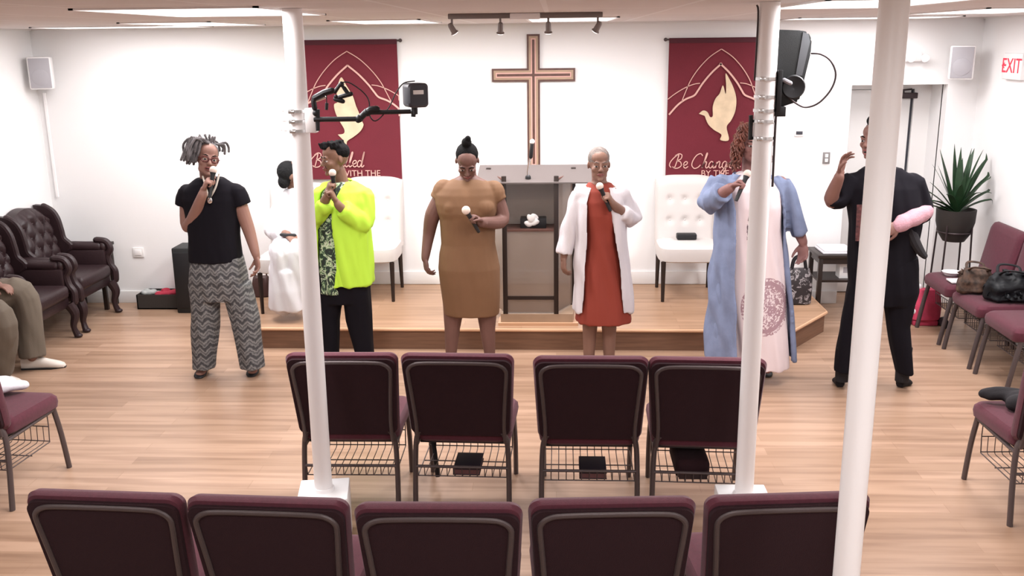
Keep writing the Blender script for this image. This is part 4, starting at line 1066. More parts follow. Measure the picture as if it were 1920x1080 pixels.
mic(gp, J(1400, 305, -.22) - J(1376, 362, -.28), 'microphone held at the chest by the person in the blue duster')

# --- 6. woman in black behind the thick right column
M['skin6'] = skin('brown_skin_six', (.20, .10, .08)); M['pinktowel'] = mat('pale_pink_towel', (.46, .25, .29), .9, bump=.4, bscale=90)
f = Figure(6.28, (1640, 715), 'tall person in black shirt, trousers and boots behind the thick right column, one hand raised'); J = f.J
hc = J(1640, 263, -.02); HR = rot3(-.85, .0, 0)
head_into(f.q, hc, HR, 1.04); f.limb([J(1654, 320, .03), J(1646, 286, .02)], [.060, .054])
f.torso([(550, 1612, 1704, .10), (480, 1600, 1712, .135), (430, 1592, 1722, .15), (380, 1588, 1724, .145), (345, 1594, 1716, .12), (326, 1614, 1696, .085), (312, 1634, 1676, .06)], -.02)
L1 = [J(1618, 530), J(1596, 610), J(1581, 690)]; L2 = [J(1678, 530), J(1684, 610), J(1694, 690)]
for L in (L1, L2): f.limb(L, [.080, .055, .040])
f.limb([J(1608, 352), J(1560, 376, -.04), J(1572, 336, -.14), J(1575, 328, -.15)], [.056, .050, .034, .028])
hand_into(f.q, J(1575, 327, -.15), Vector((.12, -.1, 1)), Vector((.6, -.5, .1)), -1, .25, .9, 1.05)
f.limb([J(1708, 352), J(1728, 400), J(1692, 418, -.20), J(1684, 424, -.22)], [.058, .050, .036, .03])
hand_into(f.q, J(1686, 423, -.22), Vector((-1, -.2, -.35)), Vector((.1, .8, -.3)), 1, .7, 0, 1.02)
f.body(M['skin6']); face_parts(f.t, hc, HR, 1.04, mouth_open=.012)
q = MB(); f.torso([(500, 1590, 1712, .155), (460, 1591, 1718, .165), (420, 1592, 1726, .168), (380, 1588, 1726, .16), (350, 1586, 1724, .145), (328, 1596, 1712, .115), (314, 1620, 1690, .08)], 0, q)
q.tube(catmull([J(1604, 338), J(1572, 372, -.02), J(1566, 366, -.05)], 4), list(np.linspace(.078, .068, 9)), 16)
q.tube(catmull([J(1710, 340), J(1728, 392), J(1722, 402, -.05)], 4), list(np.linspace(.080, .066, 9)), 16)
for p_ in (J(1606, 346), J(1708, 348)): q.ell(p_, (.092, .088, .086))
garment(f, q, 'black_shirt', M['blackknit'], wrinkle=.012)
MB().plate([J(x, y, -.172) for x, y in ((1607, 384), (1621, 384), (1618, 452), (1604, 452))], (0, 1, 0), .006).build('dark_red_print', mat('dark_red_print', (.09, .03, .03), .8, vary=.6, vscale=40), f.t, True, smooth=False)
q = MB(); q.torso = None
f.torso([(568, 1604, 1714, .12), (545, 1592, 1722, .14), (500, 1590, 1722, .155), (480, 1592, 1720, .15)], 0, q)
for rr in ([(530, 1592, 1656, .12), (610, 1576, 1614, .085), (696, 1563, 1598, .078)], [(530, 1652, 1722, .12), (610, 1662, 1704, .085), (698, 1679, 1712, .078)]): f.torso(rr, 0, q)
garment(f, q, 'black_trousers', M['slack'], wrinkle=.010)
for x, y, L in ((1571, 716, L1), (1703, 719, L2)):
    b = on_z(x, y, 0); a = L[2]; q = MB()
    q.tube([Vector((a.x, a.y + .01, .30)), Vector((a.x, a.y + .01, .06))], [.050, .045], 16); q.build('boot_shaft', M['black_soft'], f.t, True)
    shoe(f, 'boot', Vector((a.x, a.y + .04, 0)), b, M['black_soft'], .09)
q = MB().tube([J(1736, 396, -.03), J(1712, 408, -.14), J(1692, 418, -.2), J(1684, 424, -.22)], [.052, .054, .050, .040], 14, ends=True)
tw = garment(f, q, 'pink_sleeve', M['pinktowel'], .008, 3, wrinkle=.012)
q = MB().tube(catmull([J(1705, 430, -.10), J(1716, 455, -.12), J(1728, 474, -.12), J(1736, 482, -.12)], 4), list(np.linspace(.060, .022, 13)), 10, .7)
c = J(1706, 432, -.12); gt_ = thing('jacket', 'black cloth hanging from the arm of the tall person behind the thick column', 'jacket', tuple(c)); q.build('cloth', M['black_soft'], gt_, True)
q = MB(); q.ell(hc + HR @ Vector((0, .026, .050)), (.080, .090, .080), HR); q.ell(hc + HR @ Vector((0, -.03, .125)), (.035, .06, .04), HR)
q.build('swept_up_hair', M['hair_black'], f.t, True, voxel=.006, relax=2)

# --- 7. person in white sitting on the stage behind the left column
M['skin7'] = skin('brown_skin_seven', (.22, .12, .09)); M['robe'] = mat('white_robe_cloth', (.70, .69, .73), .85, bump=.1, bscale=120)
f = Figure(7.62, (545, 585), 'person in a long white robe sitting on the stage, mostly hidden by the left column'); J = f.J
f.t.location.z = SZ; f.t.matrix_basis = Matrix.Translation(f.t.location)
hc = J(550, 329, .05); HR = rot3(1.75, .1, 0)
head_into(f.q, hc, HR, 1.0); f.limb([J(552, 372, .08), J(550, 340, .07)], [.054, .05])
f.torso([(470, 518, 588, .15, .08), (430, 520, 584, .13, .08), (400, 518, 586, .12, .08), (380, 520, 584, .10, .08), (368, 534, 570, .07, .08)], -.02)
def knee(x, dy): return J(x, 478, dy)
for xh, xk, xf in ((536, 530, 532), (566, 562, 560)):
    f.limb([J(xh, 466, .05), J(xk, 474, -.30), J(xf, 560, -.27)], [.085, .066, .045])
f.limb([J(530, 396, .08), J(516, 430, .02), J(540, 440, -.22)], [.05, .045, .03]); hand_into(f.q, J(540, 440, -.22), Vector((.6, -.7, -.2)), Vector((.1, .1, -1)), 1, .3)
f.limb([J(582, 388, .08), J(592, 430, .02), J(570, 444, -.22)], [.05, .045, .03]); hand_into(f.q, J(570, 444, -.22), Vector((-.4, -.8, -.2)), Vector((.1, .1, -1)), -1, .3)
f.body(M['skin7'], voxel=.0065); face_parts(f.t, hc, HR, 1.0)
q = MB(); f.torso([(480, 512, 594, .19, .06), (440, 514, 592, .165, .08), (405, 512, 592, .15, .08), (382, 516, 588, .125, .08), (368, 530, 574, .09, .08), (352, 534, 566, .072, .08)], 0, q)
q.tube(catmull([J(526, 388, .08), J(510, 432, .0), J(532, 438, -.18)], 4), list(np.linspace(.07, .06, 9)), 14)
q.tube(catmull([J(580, 388, .08), J(596, 432, .0), J(576, 442, -.18)], 4), list(np.linspace(.07, .06, 9)), 14)
f.torso([(478, 512, 590, .20, -.10), (500, 506, 588, .20, -.2), (540, 508, 584, .15, -.26), (578, 506, 586, .13, -.27)], 0, q, 2.2)
for xh, xk, xf in ((536, 530, 532), (566, 562, 560)):
    q.tube([J(xh, 466, .05), J(xk, 472, -.30)], [.115, .105], 14, ends=True); q.tube([J(xk, 476, -.30), J(xf, 570, -.28)], [.10, .095], 14, ends=True)
garment(f, q, 'white_robe', M['robe'], .009, 6, wrinkle=.018)
q = MB(); pp = [J(528, 440, -.235), J(538, 441, -.26), J(552, 441, -.26)]; q.tube(pp, .017, 10, .8, ends=True); q.build('dark_bracelet', M['black'], f.t, True)
q = MB(); q.ell(hc + HR @ Vector((0, .045, .03)), (.086, .09, .088), HR); q.ell(hc + HR @ Vector((-.02, .07, -.05)), (.05, .05, .06), HR)
q.build('dark_hair', M['grey_hair'] if False else mat('charcoal_hair', (.012, .012, .013), .85, spec=.15, bump=.7, bscale=90), f.t, True, voxel=.007, relax=1)
q = MB()
for x, y in ((522, 528), (534, 534), (545, 526), (551, 500), (528, 540)):
    p = J(x, y, -.425); q.ell(p, (.016, .006, .014))
q = None

# --- 8. seated man cut by the left edge
M['khaki'] = mat('khaki_trousers_cloth', (.13, .105, .08), .85, bump=.1, bscale=150); M['plaid'] = mat('red_floral_shirt', (.20, .03, .055), .8, vary=.75, vscale=22)
M['skin8'] = skin('brown_skin_eight', (.24, .13, .10)); M['cream_shoe'] = mat('white_leather_shoe', (.66, .60, .54), .4)
f = Figure(6.5, (20, 640), 'seated person in khaki trousers, red patterned shirt and white pointed shoes at the left edge'); 
hip = Vector((-4.22, 6.42, .50))
A1 = on_z(64, 692, 0); A2 = on_z(2, 722, 0)
k1 = on_y(44, 548, 6.66); k2 = on_y(4, 594, 6.22)
an1 = Vector((A1.x - .0, A1.y, .10)); an2 = Vector((A2.x, A2.y, .10))
def tor(q, zz, g): q.loft([ring((hip.x + dx, hip.y, z), ax + g, ay + g, yaw=0) for z, dx, ax, ay in zz], True)
tz = [(.42, -.02, .13, .18), (.55, -.03, .13, .175), (.70, -.05, .125, .165), (.85, -.06, .13, .185), (.96, -.07, .11, .19), (1.02, -.07, .09, .13), (1.05, -.07, .06, .07)]
tor(f.q, tz, -.02)
hc = Vector((hip.x - .05, hip.y, 1.24)); HR = rot3(1.45, .1, 0)
head_into(f.q, hc, HR, 1.04); f.limb([(hip.x - .07, hip.y, 1.03), (hip.x - .06, hip.y, 1.16)], [.06, .055])
f.limb([(hip.x, hip.y + .09, .50), tuple(k1 + Vector((-.02, 0, 0))), tuple(an1)], [.095, .066, .042])
f.limb([(hip.x, hip.y - .09, .50), tuple(k2 + Vector((-.02, 0, 0))), tuple(an2)], [.095, .066, .042])
f.limb([(hip.x - .06, hip.y + .20, .94), (hip.x - .02, hip.y + .25, .68), (hip.x + .20, hip.y + .14, .66)], [.055, .048, .03])
hand_into(f.q, (hip.x + .19, hip.y + .145, .66), Vector((.9, -.4, .0)), Vector((0, 0, -1)), -1, .3)
f.limb([(hip.x - .06, hip.y - .20, .94), (hip.x - .02, hip.y - .25, .68), (hip.x + .20, hip.y - .14, .66)], [.055, .048, .03])
hand_into(f.q, (hip.x + .19, hip.y - .145, .66), Vector((.9, .4, .0)), Vector((0, 0, -1)), 1, .3)
f.body(M['skin8'], voxel=.0065); face_parts(f.t, hc, HR, 1.04)
q = MB(); tor(q, [(.44, -.02, .15, .19)] + tz[1:], .012)
for s in (-1, 1):
    q.tube(catmull([(hip.x - .06, hip.y + s * .20, .93), (hip.x - .02, hip.y + s * .26, .68), (hip.x + .17, hip.y + s * .155, .66)], 4), list(np.linspace(.075, .055, 9)), 14)
garment(f, q, 'patterned_shirt', M['plaid'], .009, 5, wrinkle=.012)
q = MB()
for s, k, a in ((1, k1, an1), (-1, k2, an2)):
    q.tube(catmull([(hip.x - .02, hip.y + s * .09, .49), tuple(k + Vector((-.02, 0, .0))), tuple(a + Vector((.0, 0, .0)))], 6), list(np.interp(range(13), (0, 6, 12), (.12, .100, .092))), 16)
q.ell((hip.x - .02, hip.y, .47), (.16, .19, .11))
garment(f, q, 'khaki_trousers', M['khaki'], .009, 5, wrinkle=.010)
for a, tx, ty in ((an1, 124, 688), (an2, 42, 722)):
    b = on_z(tx, ty, .0); shoe(f, 'white_shoe', (a.x - .085, a.y + .0, 0), b, M['cream_shoe'], .11, .046)
q = MB().ell((hc.x - .02, hc.y, hc.z + .045), (.092, .082, .078)); q.build('short_hair', M['hair_black'], f.t, True)

# ------------------------------------------------------------------ wingback armchairs along the left wall (local: face -Y)
def wingback(loc, rz, label):
    t = thing('wingback_armchair', label, 'armchair', loc, rz, 'oxblood wingback armchairs')
    lm = M['leather']; W = .66; H = 1.0
    # seat frame and cushion
    MB().b2((-.31, -.30, .26), (.31, .22, .36), .02).build('seat_frame', lm, t)
    MB().b2((-.265, -.34, .345), (.265, .17, .46), .04, 4).build('seat_cushion', lm, t)
    # tufted back, tilted
    q = MB(); nx, nz = 48, 56; front = []; back = []
    for i in range(nz + 1):
        v = i / nz
        for j in range(nx + 1):
            u = j / nx * 2 - 1
            w_ = .27 + .02 * math.sin(v * 3); top = H - .10 * u * u * (1 if abs(u) < 1 else 1)
            z = .40 + v * (top - .40); x = u * w_; yb = .13 + .11 * v
            a = u * 3.0 + v * 4.2; b = u * 3.0 - v * 4.2
            puff = abs(math.sin(math.pi * a / 1.5 )) * abs(math.sin(math.pi * b / 1.5)) if v > .12 else .6
            rim = min(1, (1 - abs(u)) * 8) * min(1, (1 - v) * 10)
            front.append(Vector((x, yb - .02 - rim * (.03 + .035 * puff ** .6), z))); back.append(Vector((x, yb + .07, z)))
    n = nx + 1; fs = []
    for i in range(nz):
        for j in range(nx): k = i * n + j; fs.append((k, k + 1, k + n + 1, k + n))
    N = len(front); fs2 = [tuple(N + a for a in f_[::-1]) for f_ in fs]; side = []
    for i in range(nz): side += [(i * n, (i + 1) * n, N + (i + 1) * n, N + i * n), (i * n + nx, N + i * n + nx, N + (i + 1) * n + nx, (i + 1) * n + nx)]
    for j in range(nx): side += [(j, N + j, N + j + 1, j + 1), (nz * n + j, nz * n + j + 1, N + nz * n + j + 1, N + nz * n + j)]
    q.add(front + back, fs + fs2 + side)
    bk = q.build('backrest', lm, t)
    q = MB()
    for i in range(-4, 5):
        for j in range(0, 10):
            # button where both diamond families cross
            a, b = i * 1.5, j * 1.5
            u = (a + b) / 6.0 - 0; v = (a - b) / 8.4
            if abs(u) < .85 and .16 < v < .92:
                w_ = .27 + .02 * math.sin(v * 3); top = H - .10 * u * u
                q.ell((u * w_,   .13 + .11 * v - .05, .40 + v * (top - .40)), .010, None, 8, 6)
    if q.v: q.build('tufting_buttons', lm, bk)
    for s in (-1, 1):
        # wing
        pr = [(.305, .985), (.22, .975), (.15, .93), (.11, .86), (.09, .76), (.075, .68), (.02, .60), (.20, .50), (.26, .60)]
        q = MB(); q.plate([(s * .27, y, z) for y, z in [(v.x, v.y) for v in catmull([(a, b, 0) for a, b in pr], 3)]], (s, 0, 0), .055)
        q.tube([(s * .2975, v.x, v.y) for v in catmull([(a, b, 0) for a, b in pr[1:8]], 4)], .024, 10, ends=True)
        q.build('wing', lm, t)
        # rolled arm with scroll front
        q = MB(); q.b2((s * .315 - .035, -.28, .34), (s * .315 + .035, .20, .58), .02)
        q.tube([(s * .325, .20, .60), (s * .328, .0, .605), (s * .33, -.22, .60)], .046, 16, ends=True)
        sc = catmull([(s * .33, -.20, .66), (s * .33, -.285, .645), (s * .33, -.315, .58), (s * .33, -.285, .52), (s * .33, -.30, .44), (s * .33, -.335, .38), (s * .325, -.335, .30)], 5)
        q.tube(sc, .030, 10, 1.0, ends=True); q.ell((s * .33, -.255, .60), (.040, .035, .05))
        q.build('arm', lm, t)
        q = MB(); q.tube(catmull([(s * .295, -.30, .29), (s * .305, -.335, .20), (s * .295, -.315, .10), (s * .305, -.335, .015)], 5), list(np.interp(range(16), (0, 5, 11, 15), (.045, .036, .022, .028))), 10); q.ell((s * .305, -.34, .018), (.03, .035, .018))
        q.build('leg', lm, t)
        MB().tube([(s * .28, .19, .30), (s * .285, .27, .0)], [.026, .018], 8).build('leg', M['darkwood'], t)
    return t
AX = -3.945 - .335
wingback((AX, 7.87, 0), math.pi / 2, 'dark tufted wingback armchair nearest the back wall on the left')
wingback((AX + .0, 7.115, 0), math.pi / 2, 'dark wingback armchair between the corner armchair and the seated person')
wingback((-4.285, 6.36, 0), math.pi / 2, 'wingback armchair under the seated person in khaki trousers at the left edge')
c = Vector((-4.13, 7.0, .475)); t = thing('small_pouch', 'small black pouch with a white tag on the armchair beside the seated person', 'pouch', tuple(c))
MB().box((0, 0, .03), (.16, .13, .06), None, .025, 3).build('pouch_body', M['black_soft'], t); MB().b2((-.04, -.02, .058), (.03, .03, .068), .003).build('white_tag', M['paper'], t)

def table(name, label, lo, hi, top, m, shelf=None):
    t = thing(name, label, 'table', ((lo[0] + hi[0]) / 2, (lo[1] + hi[1]) / 2, lo[2]))
    a, b = (hi[0] - lo[0]) / 2, (hi[1] - lo[1]) / 2; h = top - lo[2]
    MB().b2((-a, -b, h - .028), (a, b, h), .004).build('table_top', m, t)
    MB().b2((-a + .02, -b + .02, h - .08), (a - .02, b - .02, h - .028)).build('apron', m, t)
    for x in (-a + .03, a - .03):
        for y in (-b + .03, b - .03): MB().b2((x - .018, y - .018, 0), (x + .018, y + .018, h - .028), .002).build('leg', m, t)
    if shelf: MB().b2((-a + .02, -b + .02, shelf), (a - .02, b - .02, shelf + .02)).build('shelf', m, t)
    return t
p = on_y(194, 461, 8.28)
table('end_table', 'small dark end table in the back left corner behind the armchair arm', (p.x - .36, 8.24, 0), (p.x, 8.49, 0), p.z, M['darkwood'])

# box with red contents, tall black speaker, brown bag
a = on_z(258, 580, 0); b = on_z(336, 580, 0); h = on_y(300, 553, a.y).z
t = thing('storage_box', 'low dark open box holding red and white cloth beside the back wall', 'box', ((a.x + b.x) / 2, a.y + .12, 0))
W = (b.x - a.x) / 2; q = MB().b2((-W, -.12, 0), (W, .12, .012))
for lo, hi in (((-W, -.12, 0), (W, -.11, h)), ((-W, .11, 0), (W, .12, h)), ((-W, -.12, 0), (-W + .01, .12, h)), ((W - .01, -.12, 0), (W, .12, h))): q.b2(lo, hi)
q.build('box_walls', mat('dark_brown_box', (.035, .03, .027), .7), t, smooth=False)
def heap(name, label, cat, c, r, m, seed, n=9, parent=None):
    q = MB(); rs_ = random.Random(seed)
    for k in range(n): q.ell((c[0] + rs_.uniform(-.7, .7) * r[0], c[1] + rs_.uniform(-.6, .6) * r[1], c[2] + rs_.uniform(0, .5) * r[2]), (r[0] * .42, r[1] * .5, r[2] * .5), rot3(rs_.uniform(0, 3), 0, rs_.uniform(-.4, .4)))
    o = q.build(name, m, parent, voxel=.008, relax=2)
    if label: tag(o, label, cat)
    return o
bx_, by_ = (a.x + b.x) / 2, a.y + .12
heap('red_cloth', 'crumpled red cloth sticking out of the low dark box by the back wall', 'cloth', (bx_ + .06, by_, h - .02), (W * .52, .09, .05), mat('red_cloth', (.42, .03, .06), .8), 2)
heap('white_cloth', 'crumpled grey white cloth at the left end of the low dark box', 'cloth', (bx_ - W * .62, by_, h - .02), (W * .28, .08, .05), mat('grey_white_cloth', (.45, .47, .46), .8), 3)
a = on_z(340, 588, 0); b = on_z(372, 588, 0); tz_ = on_y(350, 466, a.y).z
t = thing('floor_speaker', 'tall narrow black speaker on the floor behind the person in zigzag trousers', 'speaker', ((a.x + b.x) / 2, a.y + .14, 0))
W = (b.x - a.x) / 2 + .04
MB().b2((-W, -.13, 0), (W, .13, tz_), .012).build('cabinet', M['spk'], t); MB().b2((-W + .015, -.138, .05), (W - .015, -.128, tz_ - .04), .003).build('grille', M['black'], t)
a = on_z(491, 556, SZ)
t = thing('handbag', 'brown handbag standing on the left end of the stage', 'bag', (a.x, max(a.y, 7.75) + .02, SZ))
M['bagbrown'] = mat('dark_brown_leather', (.055, .025, .022), .5, bump=.2, bscale=40)
MB().loft([ring((0, 0, z), w_, d_, 20, 3) for z, w_, d_ in ((.0, .07, .05), (.01, .085, .06), (.10, .085, .055), (.17, .07, .035), (.185, .06, .015))]).build('bag_body', M['bagbrown'], t)
MB().tube(catmull([(-.05, 0, .17), (-.04, 0, .26), (.04, 0, .26), (.05, 0, .17)], 6), .007, 8).build('bag_handle', M['bagbrown'], t)

# ------------------------------------------------------------------ cream tufted side chairs on the stage (face -Y)
def cream_chair(loc, rz, label):
    t = thing('side_chair', label, 'chair', loc, rz, 'cream tufted side chairs on the stage')
    q = MB()
    rings = []
    for z, w_, d_ in ((.34, .245, .235), (.35, .26, .25), (.42, .262, .252), (.455, .255, .245), (.47, .22, .21)):
        rings.append(ring((0, 0, z), w_, d_, 32, 5))
    q.loft(rings); q.build('seat', M['cream'], t)
    q = MB(); nx, nz = 40, 40; fr = []; bk = []
    B = [(-.13, .62), (0, .62), (.13, .62), (-.13, .80), (0, .80), (.13, .80)]
    for i in range(nz + 1):
        v = i / nz
        for j in range(nx + 1):
            u = j / nx * 2 - 1; hw = .255
            top = 1.0 - .035 * abs(u) ** 4; z = .40 + v * (top - .40); x = u * hw; y0 = .22 + .10 * v
            rim = min(1, (1 - abs(u)) * 9) ** .5 * min(1, (1 - v) * 9 + .0) ** .5
            dim = sum(math.exp(-((x - bx) ** 2 + (z - bz) ** 2) / .0009) for bx, bz in B)
            fr.append(Vector((x, y0 - .045 * rim + .022 * dim, z))); bk.append(Vector((x, y0 + .045, z)))
    n = nx + 1; fs = [(i * n + j, i * n + j + 1, (i + 1) * n + j + 1, (i + 1) * n + j) for i in range(nz) for j in range(nx)]
    N = len(fr); side = []
    for i in range(nz): side += [(i * n, (i + 1) * n, N + (i + 1) * n, N + i * n), (i * n + nx, N + i * n + nx, N + (i + 1) * n + nx, (i + 1) * n + nx)]
    for j in range(nx): side += [(j, N + j, N + j + 1, j + 1), (nz * n + j, nz * n + j + 1, N + nz * n + j + 1, N + nz * n + j)]
    q.add(fr + bk, fs + [tuple(N + a for a in f_[::-1]) for f_ in fs] + side); b_ = q.build('backrest', M['cream'], t)
    for bx, bz in B:
        MB().ell((bx, .22 + .10 * (bz - .4) / .6 - .022, bz), (.011, .007, .011), None, 10, 6).build('button', M['cream'], b_)
    for s in (-1, 1):
        MB().tube([(s * .225, -.215, .345), (s * .225, -.222, 0)], [.021, .014], 4, up=Vector((0, 1, 0))).build('leg', M['darkwood'], t)
        MB().tube([(s * .225, .215, .345), (s * .225, .27, 0)], [.021, .014], 4, up=Vector((0, 1, 0))).build('leg', M['darkwood'], t)
    return t
p = on_z(738, 565, SZ); ry = min(p.y + .222, 8.12)
cream_chair((p.x - .225, ry, SZ), 0, 'cream tufted side chair on the stage behind the lime jacket')
p2 = on_z(1241, 563, SZ)
cc2 = cream_chair((p2.x + .225, min(p2.y + .222, 8.12), SZ), 0, 'cream tufted side chair under the right banner with a dark case on its seat')
p7 = on_y(548, 560, 7.62)
cream_chair((p7.x, 7.74, SZ), 0, 'cream side chair under the person in the white robe')
t = thing('case', 'small flat black case on the seat of the cream chair right of the lectern', 'case', (on_y(1288, 440, p2.y + .25).x, p2.y + .28, SZ + .474))
MB().box((0, 0, .025), (.17, .08, .05), None, .01).build('case_body', M['black'], t)

# ------------------------------------------------------------------ lectern
LY = 7.22
x0, x1 = on_y(948, 580, LY).x, on_y(1043, 580, LY).x; lx = (x0 + x1) / 2; hw = (x1 - x0) / 2
zt = on_y(995, 330, LY).z; zb0 = on_y(995, 588, LY).z
M['acrylic'] = mat('smoked_acrylic', (.25, .19, .155), .15, alpha=.80, spec=.4)
M['acryl_grey'] = mat('grey_acrylic_top', (.13, .11, .105), .5, alpha=.95, spec=.2)
t = thing('lectern', 'smoked acrylic lectern with dark wooden posts on a tan base at the stage front', 'lectern', (lx, LY, SZ))
H = zt - SZ; bz = zb0 - SZ
bx0, bx1 = on_y(934, 600, LY - .03).x - lx, on_y(1084, 600, LY - .03).x - lx
MB().prism([(bx0, -.035), (bx1, -.035), (bx1, .12), (bx1 - .05, .40), (bx0 + .05, .40), (bx0, .12)], 0, .022).build('base_board', M['edge'], t, smooth=False)
MB().prism([(bx0 + .02, -.012), (bx1 - .04, -.012), (bx1 - .03, .12), (bx1 - .07, .38), (bx0 + .07, .38), (bx0 + .02, .12)], .022, bz).build('plinth', M['tan'], t, smooth=False)
px1 = on_y(1074, 570, LY + .26).x - lx; px0 = -px1
for x, y, z1 in ((-hw, 0, H - .0), (hw, 0, H - .0), (px0, .27, H + .03), (px1, .27, H + .03)):
    MB().b2((x - .018, y - .014, bz), (x + .018, y + .014, z1), .003).build('post', M['darkwood'], t)
pass
for s, px in ((-1, px0), (1, px1)):
    MB().plate([(s * hw, .0, bz + .012), (px, .27, bz + .012), (px, .27, H - .03), (s * hw, .0, H - .05)], (0, 0.3, 0), .008).build('side_panel', M['acrylic'], t, smooth=False)
    MB().tube([(s * hw, .0, H - .03), (px, .27, H - .015)], .010, 8).build('top_rail', M['brown'], t)
zs = on_y(995, 431, LY).z - SZ; zl = on_y(995, 558, LY).z - SZ; zm = on_y(995, 529, LY).z - SZ
MB().b2((-hw, -.006, zs - .012), (hw, .25, zs)).build('shelf', M['brown'], t); MB().b2((-hw + .018, .0, bz + .012), (hw - .018, .008, zs - .012)).build('front_panel', M['acrylic'], t, smooth=False); MB().b2((-hw - .05, .255, zs - .012), (hw + .05, .263, H - .02)).build('back_panel', M['acrylic'], t, smooth=False); MB().b2((-hw, -.006, zl - .015), (hw, .02, zl + .012)).build('lower_rail', M['darkwood'], t)
MB().plate([(on_y(893, 333, LY + .05).x - lx, -.03, H - .055), (on_y(1112, 333, LY).x - lx, -.03, H - .055), (on_y(1124, 318, LY).x - lx, .36, H + .03), (on_y(893, 318, LY).x - lx, .36, H + .03)], (0, 0, 1), .010).build('reading_top', M['acryl_grey'], t, smooth=False)
# things on the lectern
t = thing('tissue_box', 'black tissue box with white tissue standing on the lectern shelf', 'tissue box', (on_y(1000, 420, LY + .1).x, LY + .12, SZ + zs))
MB().b2((-.10, -.06, 0), (.10, .06, .075), .004).build('box_body', M['black'], t)
q = MB(); rs_ = random.Random(4)
for k in range(9):
    a = k * .7; q.ell((-.01 + .03 * math.cos(a), -.055 + .012 * math.sin(a), .05 + .04 * math.sin(a * 1.7)), (.035, .008, .022), rot3(0, 0, a))
q.build('white_tissue', M['paper'], t, voxel=.005, relax=1)
mx_ = on_y(990, 335, LY + .02)
t = thing('gooseneck_microphone', 'thin gooseneck microphone rising from the lectern in front of the cross', 'microphone', (mx_.x, LY + .05, SZ + H - .02))
zz = on_y(992, 318, LY + .05).z - t.location.z; z2 = on_y(999, 288, LY + .0).z - t.location.z; z3 = on_y(1001, 266, LY).z - t.location.z
MB().lathe([(.022, -.005), (.02, .012), (.012, .02)], n=16).build('mount', M['black'], t)
MB().tube(catmull([(0, 0, .01), (.0, -.005, zz), (.025, -.02, z2)], 6), .008, 8).build('gooseneck', M['chrome'], t)
MB().tube([(.022, -.02, z2 - .03), (.032, -.03, z3 - .01)], .014, 12, ends=True).build('capsule', M['black'], t)
MB().ell((.034, -.032, z3), .019).build('windscreen', M['paper'], t)

# ------------------------------------------------------------------ right end of the stage: tote bag, black table, cup
a = on_z(1497, 572, SZ)
t = thing('tote_bag', 'black and white patterned tote bag with tall handles on the right end of the stage', 'bag', (a.x, a.y + .06, SZ))
def bagpat():
    m = bpy.data.materials.new('black_white_pattern'); m.use_nodes = True; T = m.node_tree; b = T.nodes['Principled BSDF']
    n = T.nodes.new('ShaderNodeTexNoise'); n.inputs['Scale'].default_value = 24; n.inputs['Distortion'].default_value = 1; T.links.new(obj_coord(T), n.inputs['Vector'])
    T.links.new(ramp(T, n.outputs['Fac'], [(.0, (.008, .006, .008)), (.54, (.02, .014, .016)), (.60, (.35, .32, .33)), (.68, (.03, .02, .02))]), b.inputs['Base Color']); return m
M['bagpat'] = bagpat()
MB().loft([ring((0, 0, z), w_, d_, 24, 3.5) for z, w_, d_ in ((.0, .095, .06), (.012, .11, .07), (.14, .115, .065), (.25, .10, .045), (.30, .085, .025))]).build('bag_body', M['bagpat'], t)
for s in (-1, 1): MB().tube(catmull([(-.06, s * .02, .28), (-.04, s * .02, .38), (.03, s * .02, .40), (.06, s * .02, .28)], 6), .010, 8, .6).build('bag_handle', M['black_soft'], t)
heap('paper_wad', 'crumpled white paper on the stage in front of the patterned tote bag', 'paper', (on_z(1482, 585, SZ).x, on_z(1482, 585, SZ).y, SZ + .018), (.05, .035, .03), M['paper'], 8, 6)
p = on_z(1562, 594, 0); ttop = on_y(1560, 478, p.y + .02).z
tb = table('end_table', 'black two-tier end table behind the tall person in black', (p.x - .16, p.y, 0), (p.x + .34, p.y + .36, 0), ttop, M['darkwood'], .30)
t = thing('folded_cloth', 'white folded cloth lying on the black end table', 'cloth', (p.x + .02, p.y + .18, ttop))
MB().b2((-.13, -.14, 0), (.15, .15, .018), .008).b2((-.12, -.13, .016), (.13, .14, .034), .008).build('cloth_folds', M['robe'], t)
t = thing('box', 'white printed carton on the lower shelf of the black end table', 'box', (p.x + .12, p.y + .14, .32))
MB().b2((-.07, -.06, 0), (.07, .06, .15), .004).build('carton', M['paper'], t); MB().b2((-.04, -.062, .05), (.02, -.0595, .10)).build('printed_patch', M['grey'], t)

